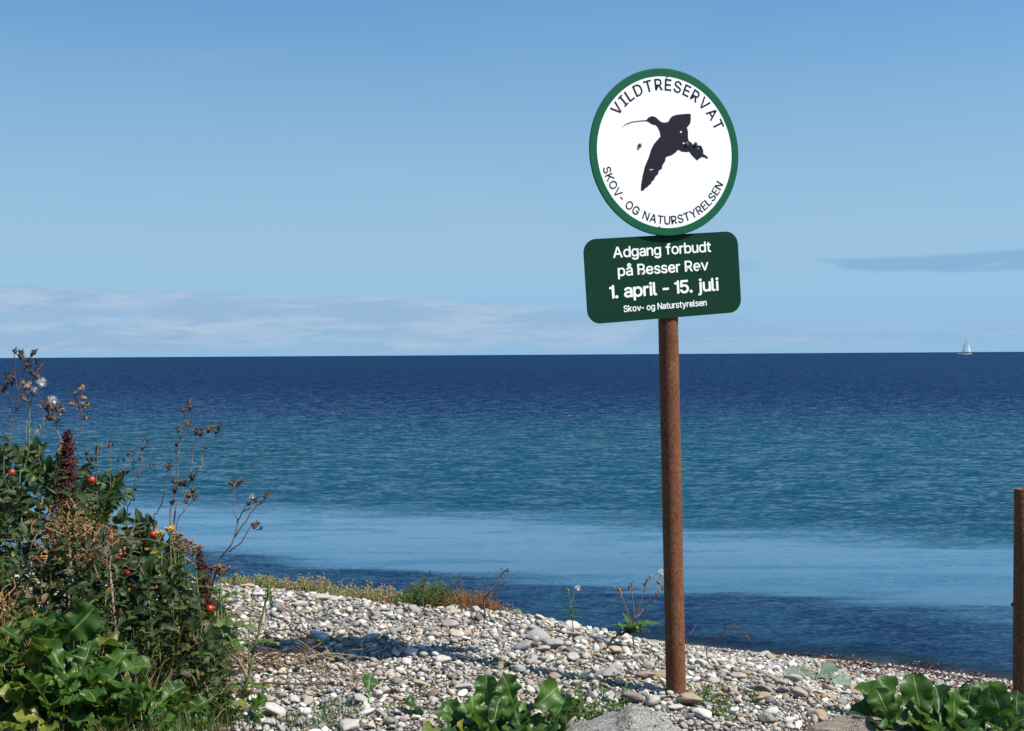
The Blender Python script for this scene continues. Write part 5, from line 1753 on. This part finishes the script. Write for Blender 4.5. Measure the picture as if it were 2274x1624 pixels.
grass('green grass in front of the beet leaves', world_spots(80, -40, 400, 3.0, 3.2), 900, 0.12, 'herb_leaf', 0.2, spread=0.05, wid=0.0015)
grass('matted brown litter under the plants', world_spots(180, -60, 480, 3.0, 4.0), 1500, 0.11, 'litter', 1.6, spread=0.06, wid=0.0018)
grass('matted straw strewn over the shingle beside the plants', gspots([(520, 1500), (560, 1475), (600, 1490), (640, 1480), (680, 1495), (560, 1530), (500, 1560), (620, 1520), (450, 1590), (520, 1580), (480, 1540)]), 120, 0.13, 'litter', 1.9, name='straw_litter', spread=0.05, wid=0.0014)
grass('fine green shoots between the stones along the bottom edge', gspots([(440, 1610), (500, 1615), (560, 1620), (700, 1618), (760, 1600), (640, 1615), (480, 1600), (540, 1560)]), 260, 0.045, 'herb_leaf', 0.2, name='grass', spread=0.035, wid=0.0012)


# fallen dry stems lying across the shingle: one dead plant each
def fallen(label, pts, r, mat='stem_dry', twigs=3, lift=0.02):
    P = []
    for i, q in enumerate(pts):
        p = on_ground(*q)
        P.append(p + Vector((0, 0, lift + 0.02 * math.sin(math.pi * i / (len(pts) - 1)))))
    base = P[0].copy()
    root = thing('dead_plant', label, 'plant stem', base, 'dead stems lying on the shingle')
    b = MB()
    line = curve_pts(P, 6, 0.002)
    b.tube([p - base for p in line], [r * (1 - 0.5 * i / len(line)) for i in range(len(line))], 5)
    link('stem', b.mesh('stem', M[mat]), root)
    for i in range(twigs):
        p = random.choice(line[2:])
        d = Vector((random.uniform(-1, 1), random.uniform(-0.8, 0.8), random.uniform(-0.2, 0.5))).normalized()
        b = MB()
        pts2 = [p - base, p - base + d * 0.04 + Vector((0, 0, 0.008)), p - base + d * 0.09 + rv(0.01)]
        b.tube(curve_pts(pts2, 3), r * 0.45, 4)
        link('twig', b.mesh('twig', M[mat]), root)


fallen('long pale dead stem reaching furthest over the sign shadow', [(690, 1472), (740, 1462), (800, 1445), (880, 1436)], 0.0028, 'stem_dry', 1)
fallen('brown dead stem arching towards the sign shadow', [(560, 1462), (620, 1446), (680, 1452), (740, 1475)], 0.0026, 'litter', 4, 0.05)
fallen('straight straw coloured stem lying on the stones', [(640, 1490), (720, 1480), (820, 1476)], 0.0028, 'straw', 3)
fallen('dark dead stem nearest the white stones', [(560, 1532), (650, 1548), (780, 1552), (815, 1540)], 0.0030, 'litter', 5)
fallen('low brown stem below the straw pile', [(620, 1515), (720, 1525), (830, 1532)], 0.0022, 'stem_dry', 4)
fallen('curved dark twig behind the green stem', [(655, 1398), (672, 1412), (684, 1430)], 0.0032, 'stem_purple', 0)
random.seed(77)
for i, lab in enumerate(('rust brown tangle of dead stems at the foot of the green stems', 'pale tangle of dead stems further out on the stones')):
    q = on_ground(*((560, 1490), (700, 1490))[i])
    g = thing('withered_plant', lab, 'plant', q, 'withered plants sprawling on the shingle')
    b = MB()
    for k in range((40, 14)[i]):
        a = random.uniform(-0.6, 3.6)
        p0 = Vector((random.gauss(0, 0.06), random.gauss(0, 0.03), 0.01 + random.random() * 0.03))
        d = Vector((math.cos(a), 0.5 * math.sin(a), random.uniform(0, 0.35)))
        pts = [p0]
        for m_ in range(6):
            pts.append(pts[-1] + d * 0.026 + rv(0.004) + Vector((0, 0, 0.010 - 0.006 * m_)))
        for p in pts:
            w = q + p
            p.z = max(p.z, gz(w.x, w.y) - q.z + 0.012)
        b.tube(pts, random.uniform(0.0008, 0.0017), 3)
    link('stems', b.mesh('stems', M[('litter', 'straw')[i]]), g)['kind'] = 'stuff'


# green sow-thistle stems in front of the shingle
def green_stem(label, pts, depth, leaves, r=0.0065, name='thistle_stem'):
    P = [at(*q, depth) for q in pts]
    base = Vector((P[0].x, P[0].y, gz(P[0].x, P[0].y) - 0.01))
    root = thing(name, label, 'plant', base)
    line = curve_pts([base] + P, 6, 0.001)
    b = MB()
    b.tube([p - base for p in line], [r * (1 - 0.45 * i / len(line)) for i in range(len(line))], 8)
    link('stem', b.mesh('stem', M['stem_green']), root)
    for (lx, ly, dx, dz, s) in leaves:
        p = at(lx, ly, depth)
        p = min(line, key=lambda q: (q - p).length)
        d = Vector((dx, -0.35, dz))
        link('leaf', random.choice(SOW), root, p - base, frame(d, Vector((-dx * 0.5, -0.3, 1))), s)
    return root


green_stem('thick green thistle stem rising in front of the lower rose bush', [(453, 1560), (462, 1490), (478, 1430), (484, 1360), (492, 1300)], 3.66,
           [(480, 1400, 1, .5, .13), (484, 1385, .8, -.5, .12), (470, 1450, -1, .2, .11), (486, 1340, 1, .9, .10), (480, 1420, .7, .1, .12), (462, 1500, -.8, .6, .10), (490, 1320, -.9, .7, .08)])
green_stem('green thistle stem with a drooping dark top on the shingle', [(540, 1545), (553, 1500), (565, 1440), (580, 1380), (592, 1330), (598, 1300)], 3.72,
           [(572, 1430, 1, .6, .085), (600, 1312, -.2, 1, .07), (598, 1308, .3, -.8, .05), (545, 1530, 1, .5, .09), (542, 1535, -1, .5, .09), (545, 1538, .3, 1, .07), (565, 1440, -.5, .9, .07)], 0.0055)
green_stem('thin dead straight stem standing by the green thistle', [(553, 1400), (558, 1350), (562, 1305)], 3.9, [], 0.0022, 'dry_stalk')


# ================================================================== BEETS
def beet_plant(label, px_, depth, n, lo, hi, group, flat=0.0, hero=(), spread=0.05, seed=0, dz=0.0):
    random.seed(seed)
    c = at(px_, 1500, depth)
    base = Vector((c.x, c.y, gz(c.x, c.y)))
    root = thing('beet_plant', label, 'plant', base, group)
    for i in range(n):
        a = i * 2.39996 + random.uniform(-0.5, 0.5)
        k = i / n
        el = R(random.uniform(58, 84) - 62 * k * (1 + flat) + 8)
        el = max(el, R(4))
        d = Vector((math.cos(a) * math.cos(el), math.sin(a) * math.cos(el), math.sin(el)))
        nrm = Vector((-math.cos(a) * math.sin(el), -math.sin(a) * math.sin(el), math.cos(el))) + Vector((0.1, -0.35, 0.2))
        p = Vector((math.cos(a), math.sin(a), 0)) * spread * random.random() + Vector((0, 0, 0.005 + dz * random.random()))
        link('leaf', random.choice(BEET), root, p, frame(d, nrm), random.uniform(lo, hi))
    for (fx, fy, tx, ty, dd, nx_, mesh) in hero:
        f, t = at(fx, fy, depth + dd), at(tx, ty, depth + dd - 0.04)
        link('leaf', mesh, root, f - base, frame(t - f, Vector((nx_, -1, 0.55))), (t - f).length)
    return root


GB = 'beet plants growing on the beach'
beet_plant('beet plant with one broad shiny leaf held up highest', 95, 3.42, 72, 0.10, 0.17, GB, hero=[(105, 1470, 196, 1352, 0.0, 0.25, BEET_FLAT), (120, 1440, 150, 1345, 0.05, -0.3, BEET[1])], seed=81, dz=0.24, spread=0.12)
beet_plant('dense beet plant at the left edge below the withered stems', 0, 3.38, 72, 0.10, 0.165, GB, seed=82, dz=0.22, spread=0.12)
beet_plant('beet plant low in the middle of the left hand leaves', 175, 3.30, 66, 0.09, 0.15, GB, seed=83, dz=0.17, spread=0.11)
beet_plant('beet plant nearest the bottom edge on the left', 110, 3.24, 30, 0.08, 0.13, GB, seed=84, dz=0.10, spread=0.12)
beet_plant('smaller beet plant beside the brown litter', 275, 3.28, 36, 0.09, 0.15, GB, seed=85, dz=0.09, spread=0.09)
beet_plant('low beet plant with small leaves at the edge of the left hand leaves', 345, 3.38, 26, 0.07, 0.12, GB, seed=86, dz=0.05, spread=0.07)
beet_plant('small beet plant at the foot of the thick thistle stem', 430, 3.52, 16, 0.08, 0.13, GB, seed=87)
beet_plant('tiny beet plant beside the straw on the shingle', 505, 3.55, 12, 0.06, 0.10, GB, seed=88)
beet_plant('beet clump on the shingle in front of the post shadow', 1075, 3.34, 50, 0.09, 0.15, GB, flat=0.15, seed=89, spread=0.10, dz=0.02,
           hero=[(1090, 1600, 1070, 1512, -0.02, -0.3, BEET[3]), (1150, 1600, 1125, 1505, 0.0, 0.2, BEET[2]), (1150, 1600, 1245, 1530, 0.02, 0.5, BEET[5])])
beet_plant('beet clump spreading beside the granite boulder', 1175, 3.32, 46, 0.09, 0.145, GB, flat=0.2, seed=90, spread=0.09, dz=0.02)
beet_plant('large leaved beet plant at the bottom right in front of the brown boulder', 2090, 3.14, 64, 0.11, 0.18, GB, seed=91, spread=0.13, dz=0.13,
           hero=[(2050, 1640, 2035, 1508, -0.04, -0.2, BEET_WIDE[0]), (2110, 1660, 2140, 1545, -0.06, 0.2, BEET_WIDE[1]), (2000, 1640, 1950, 1548, 0.0, -0.5, BEET[4])])
beet_plant('large leaved beet plant at the foot of the short rusty post', 2240, 3.16, 46, 0.11, 0.175, GB, seed=92, spread=0.10, dz=0.12,
           hero=[(2235, 1650, 2212, 1535, -0.05, -0.2, BEET_WIDE[2]), (2240, 1640, 2290, 1550, 0.0, 0.4, BEET[6])])


# ================================================================== PLANTS ON THE RIDGE
def crest_point(px_):
    """where the shingle meets the sky or sea as seen from the camera"""
    best, out = 1e9, None
    for d in np.arange(3.6, 7.0, 0.03):
        x = (px_ - 1137) / FPX * d
        q = Vector((x, d, gz(x, d)))
        y = pix(q)[1]
        if y < best:
            best, out = y, q
    y = out.y - 0.10
    x = out.x * y / out.y
    return Vector((x, y, gz(x, y)))


def scrub(label, px0, px1, py, h, n, lib, stems='stem_dry', size=0.012, group=None, seed=0, name='saltbush_plant', seeds=0, depthw=0.10):
    """a low spreading plant on the ridge"""
    random.seed(seed)
    a, b_ = (on_ground(px0, py), on_ground(px1, py)) if py > 1400 else (crest_point(px0), crest_point(px1))
    base = (a + b_) / 2
    base.z = gz(base.x, base.y)
    root = thing(name, label, 'plant', base, group)
    half = abs(b_.x - a.x) / 2
    b = MB()
    lf = MB()
    sd = MB()
    for i in range(n):
        x = random.uniform(-half, half) * 1.1 if random.random() < 0.6 else random.gauss(0, half * 0.45)
        y = random.gauss(0, depthw)
        env = (0.42 + 0.3 * mnoise.noise(Vector((x * 22, seed, 0)))) * max(0.5, 1 - (x / (half * 1.25)) ** 2) * (1.6 if random.random() < 0.10 else 1.0) + 0.15
        p = Vector((x * 0.75, y * 0.7, 0))
        p.z = gz(base.x + p.x, base.y + p.y) - base.z
        tip = Vector((x + random.gauss(0, 0.03), y + random.gauss(0, 0.03), 0))
        tip.z = gz(base.x + tip.x, base.y + tip.y) - base.z + h * env * random.uniform(0.25, 1.05)
        pts = curve_pts([p, p.lerp(tip, 0.5) + rv(0.012), tip], 4)
        b.tube(pts, 0.0012, 3, False)
        for q in pts[2:]:
            for _ in range(3):
                s = size * random.uniform(0.6, 1.2)
                place(lf, random.choice(lib), frame(rv() + Vector((0, 0, 0.4)), Vector((0, -0.3, 1)) + rv(0.4)), q + rv(0.005), s)
        if random.random() < seeds:
            for _ in range(14):
                q = tip + Vector((random.gauss(0, 0.005), random.gauss(0, 0.005), random.uniform(-0.03, 0.012)))
                v = rv().normalized() * 0.0035
                o = v.orthogonal()
                sd.add([q - v, q + o, q + v, q - o], [(0, 1, 2, 3)])
    link('stems', b.mesh('stems', M[stems]), root)['kind'] = 'stuff'
    link('foliage', lf.mesh('foliage', M[lib[0].mat]), root)['kind'] = 'stuff'
    if sd.v:
        link('seeds', sd.mesh('seeds', M['head_tan'], False), root)['kind'] = 'stuff'
    return root


def lib_of(prof, mat, n=3):
    out = [blade_grid(prof, 1.0, 2, 2, bend=random.uniform(0, 0.8), fold=0.4) for _ in range(n)]
    for o in out:
        o.mat = mat
    return out


OL = lib_of(ovate, 'olive_leaf')
GL = lib_of(lance, 'herb_leaf')
FL = lib_of(ovate, 'fresh_leaf')
BL = lib_of(lance, 'litter')
GR = lib_of(ovate, 'grey_leaf')
GO = 'olive saltbush along the ridge'
scrub('olive saltbush beside the lone stalk on the ridge', 495, 560, 1318, 0.10, 110, OL, seed=101, group=GO, seeds=0.2)
scrub('olive saltbush behind the white stone on the ridge', 545, 640, 1318, 0.11, 120, OL, seed=102, group=GO, seeds=0.2)
scrub('tallest olive saltbush with a pale seed spike', 630, 780, 1322, 0.16, 190, OL, seed=103, group=GO, seeds=0.35)
scrub('low olive saltbush in the middle of the ridge', 760, 860, 1328, 0.12, 150, OL, seed=104, group=GO, seeds=0.35)
scrub('saltbush with upright tan seed spikes', 820, 900, 1335, 0.15, 60, OL, seed=105, group=GO, seeds=0.9)
scrub('brown withered creeper covering the ridge', 790, 960, 1345, 0.08, 220, BL, seed=106, name='creeping_plant', size=0.014)
scrub('green clump of narrow leaves on the ridge', 905, 1010, 1348, 0.20, 260, GL, 'stem_green', 0.022, seed=107, name='narrow_leaved_plant')
scrub('brown tangled end of the ridge plants', 985, 1110, 1356, 0.17, 280, BL, 'litter', 0.012, seed=108, name='creeping_plant')
scrub('small trailing sprig where the ridge plants end', 1100, 1150, 1362, 0.04, 24, OL, seed=109, name='trailing_sprig')
scrub('scraggy brown sprig at the water side of the ridge', 1140, 1185, 1378, 0.035, 18, BL, seed=110, name='trailing_sprig')
random.seed(111)
stalk('bare purple twig sticking out of the ridge plants', 5.0, [[(1075, 1335), (1092, 1310), (1115, 1275), (1130, 1262)], [(1090, 1330), (1115, 1300), (1125, 1290)]], [(1128, 1268), (1113, 1262)], r=0.0042, hs=0.006, z3=False, name='twig')
stalk('thin curling twigs above the green clump', 5.15, [[(940, 1335), (945, 1290), (955, 1270)], [(985, 1330), (1000, 1300), (1030, 1285)]], [(955, 1270), (946, 1286), (1030, 1285), (1010, 1280)], r=0.0018, hs=0.006, z3=False, name='twig')
stalk('slender seeding sow thistle alone on the ridge', 4.85, [[(1272, 1388), (1268, 1350), (1262, 1315), (1260, 1310)], [(1266, 1345), (1275, 1318), (1283, 1308)]], [(1260, 1308)], fluff=[(1283, 1308)], r=0.0022, mat='stem_green', hmats=HEADS_TAN, hs=0.0105, z3=False, name='sow_thistle')
root = stalk('branching sow thistle with a white seed head left of the sign post', 4.68,
             [[(1405, 1405), (1412, 1370), (1425, 1330), (1436, 1295), (1440, 1285)], [(1405, 1395), (1388, 1345), (1378, 1318), (1374, 1308)], [(1410, 1380), (1405, 1330), (1402, 1300)], [(1412, 1375), (1445, 1335), (1462, 1310), (1466, 1290), (1468, 1278)], [(1425, 1365), (1470, 1305)]],
             [(1374, 1308), (1380, 1314), (1402, 1296), (1398, 1306), (1436, 1288), (1432, 1298), (1444, 1280), (1462, 1292), (1478, 1294), (1472, 1305), (1458, 1318)], fluff=[(1468, 1272)], r=0.0030, mat='stem_dry', hmats=HEADS_TAN, hs=0.0125, z3=False, name='sow_thistle')
for k in range(16):
    a = k * 2.4
    q = at(1403, 1398, 4.68) - root.location
    link('leaf', random.choice(SOW), root, q + rv(0.012), frame(Vector((math.cos(a), math.sin(a) * 0.6, random.uniform(0.1, 0.9))), Vector((0, -0.3, 1))), random.uniform(0.07, 0.13))
q = at(1268, 1360, 4.85)
for o_ in [o for o in COL.objects if o.name.startswith('sow_thistle') and o.type == 'EMPTY' and 'slender' in o['label']]:
    for k in range(7):
        a = k * 2.4
        link('leaf', random.choice(SOW), o_, q + Vector((0, 0, -0.02 + 0.006 * k)) - o_.location, frame(Vector((math.cos(a), math.sin(a), 0.4)), Vector((0, 0, 1))), 0.045)
stalk('dry twig leaning out beside the sign post', 4.55, [[(1570, 1432), (1600, 1410), (1620, 1392), (1632, 1385)], [(1605, 1408), (1640, 1412), (1662, 1415)]], [(1632, 1386), (1622, 1392), (1640, 1396), (1648, 1414), (1662, 1408), (1662, 1420), (1610, 1385)], r=0.0022, hs=0.0075, z3=False, name='twig')
stalk('short dry sprig touching the sign post', 4.5, [[(1524, 1420), (1535, 1405), (1545, 1390)]], [(1545, 1388), (1540, 1398), (1534, 1408)], r=0.0013, hs=0.005, z3=False, hmats=HEADS_TAN, name='twig')

# small weeds among the stones
GW = 'small weeds among the stones'
scrub('bright green weed between the beet clump and the boulder', 1262, 1330, 1592, 0.055, 46, FL, 'stem_green', 0.014, GW, 121, 'weed')
scrub('small weed behind the granite boulder', 1335, 1390, 1568, 0.035, 26, FL, 'stem_green', 0.011, GW, 122, 'weed')
scrub('green weed at the foot of the sign post', 1555, 1610, 1572, 0.045, 34, FL, 'stem_green', 0.013, GW, 123, 'weed')
scrub('small weed between post and brown boulder', 1640, 1700, 1556, 0.025, 20, FL, 'stem_green', 0.010, GW, 124, 'weed')
scrub('tiny weed near the top of the stones left of the thistle', 1095, 1125, 1482, 0.016, 8, FL, 'stem_green', 0.007, GW, 125, 'weed')
scrub('grey green weed at the bottom edge', 690, 760, 1612, 0.035, 40, GR, 'stem_green', 0.012, GW, 126, 'weed')
scrub('yellowish weed beside the large pale stone by the water', 1815, 1850, 1482, 0.03, 16, OL, 'stem_dry', 0.016, GW, 127, 'weed')
scrub('thin weed in the shade of the sign', 725, 745, 1440, 0.05, 10, FL, 'stem_green', 0.010, GW, 128, 'weed', depthw=0.02)


# sea kale leaves, glaucous and ragged
def sea_kale():
    random.seed(131)
    base = on_ground(1800, 1520)
    root = thing('sea_kale', 'grey green sea kale leaves lying on the stones near the water', 'plant', base)
    lib = [blade_grid(beet, 1.0, 14, 6, bend=random.uniform(0.3, 0.9), fold=0.2, wave=0.08, freq=4, ph=random.uniform(0, 6), petiole=0.3, pw=0.03).mesh('sea_kale_leaf', M['grey_leaf']) for _ in range(4)]
    for k in range(9):
        a = R(-30 + 45 * k + random.uniform(-15, 15))
        d = Vector((math.cos(a), math.sin(a), random.uniform(0.15, 0.55)))
        p = Vector((random.uniform(-0.03, 0.05), random.uniform(-0.03, 0.03), 0.02))
        link('leaf', random.choice(lib), root, p, frame(d, Vector((0.1, -0.6, 1))), random.uniform(0.08, 0.13))


sea_kale()


def fallen_leaf(label, px_, py_, mesh, s, d, group='single leaves lying on the stones'):
    p = on_ground(px_, py_)
    o = link('fallen_leaf', mesh, None, p + Vector((0, 0, 0.03)), frame(Vector(d), Vector((0.1, -0.4, 1))), s)
    tag(o, label, 'leaf', group)


fallen_leaf('single upright green leaf on the stones', 818, 1590, BEET[0], 0.09, (0.05, 0.1, 1))
fallen_leaf('flat dull green leaf lying on the stones', 850, 1594, BEET[7], 0.13, (1, 0.1, 0.2))


# ================================================================== SEAWEED ON THE STRAND
def seaweed(label, px_, py_, w, n, seed):
    random.seed(seed)
    base = on_ground(px_, py_)
    root = thing('seaweed', label, 'seaweed', base, 'seaweed washed up on the strand')
    b = MB()
    for i in range(int(n * 4)):
        x, y = random.gauss(0, w * 0.8), random.gauss(0, w * 1.1)
        z = gz(base.x + x, base.y + y) - base.z + random.uniform(0.006, 0.022)
        a = random.uniform(0, 6.28)
        lf = blade_grid(strap, 1.0, 4, 1, bend=random.uniform(-0.8, 1.2), twist=random.uniform(-3, 3), wave=0.05)
        place(b, lf, frame(Vector((math.cos(a), math.sin(a), random.uniform(-0.12, 0.15))), Vector((0, -0.2, 1)) + rv(0.5)), (x, y, z), random.uniform(0.03, 0.065))
    link('fronds', b.mesh('fronds', M['seaweed']), root)['kind'] = 'stuff'


for i, (x, y, w, n, lab) in enumerate([(1900, 1482, 0.10, 90, 'dark red seaweed nearest the sea kale'), (1865, 1492, 0.08, 60, 'red seaweed just above the sea kale leaves'), (2010, 1492, 0.14, 110, 'dark red seaweed heap in the middle of the strand'),
                                       (2045, 1500, 0.12, 80, 'red seaweed scattered behind the large beet leaves'), (2200, 1532, 0.12, 120, 'brightest red seaweed heap beside the short post'), (2150, 1515, 0.10, 60, 'thin red seaweed left of the short post'),
                                       (2180, 1508, 0.10, 50, 'seaweed strip at the water line near the short post'), (2090, 1535, 0.09, 50, 'red seaweed peeping over the beet leaves'), (1975, 1530, 0.08, 40, 'small red seaweed patch above the brown boulder'),
                                       (1760, 1462, 0.08, 50, 'dark seaweed at the water line near the sign post'), (1600, 1452, 0.06, 36, 'black brown seaweed just right of the sign post'), (1930, 1505, 0.07, 40, 'thin seaweed strands between the sea kale and the brown boulder'), (2120, 1552, 0.08, 50, 'red seaweed lying directly behind the tallest beet leaf'), (2235, 1555, 0.08, 50, 'seaweed clump touching the foot of the short post'), (2060, 1480, 0.12, 70, 'seaweed line at the water edge above the beet leaves'), (1840, 1466, 0.10, 50, 'seaweed strands at the water edge above the sea kale')]):
    seaweed(lab, x, y, w, n, 140 + i)

# one yellow flower at the bottom edge
random.seed(160)
herb('small yellow flower at the very bottom edge', (98, 1640), (104, 1615), 3.2, 6, 0.05, FEATHER, 12, hmat='yellow', name='yellow_flower', headw=0.010)
print('objects', len(bpy.data.objects), 'tris', sum(len(m.loops) - 2 * len(m.polygons) for m in bpy.data.meshes))
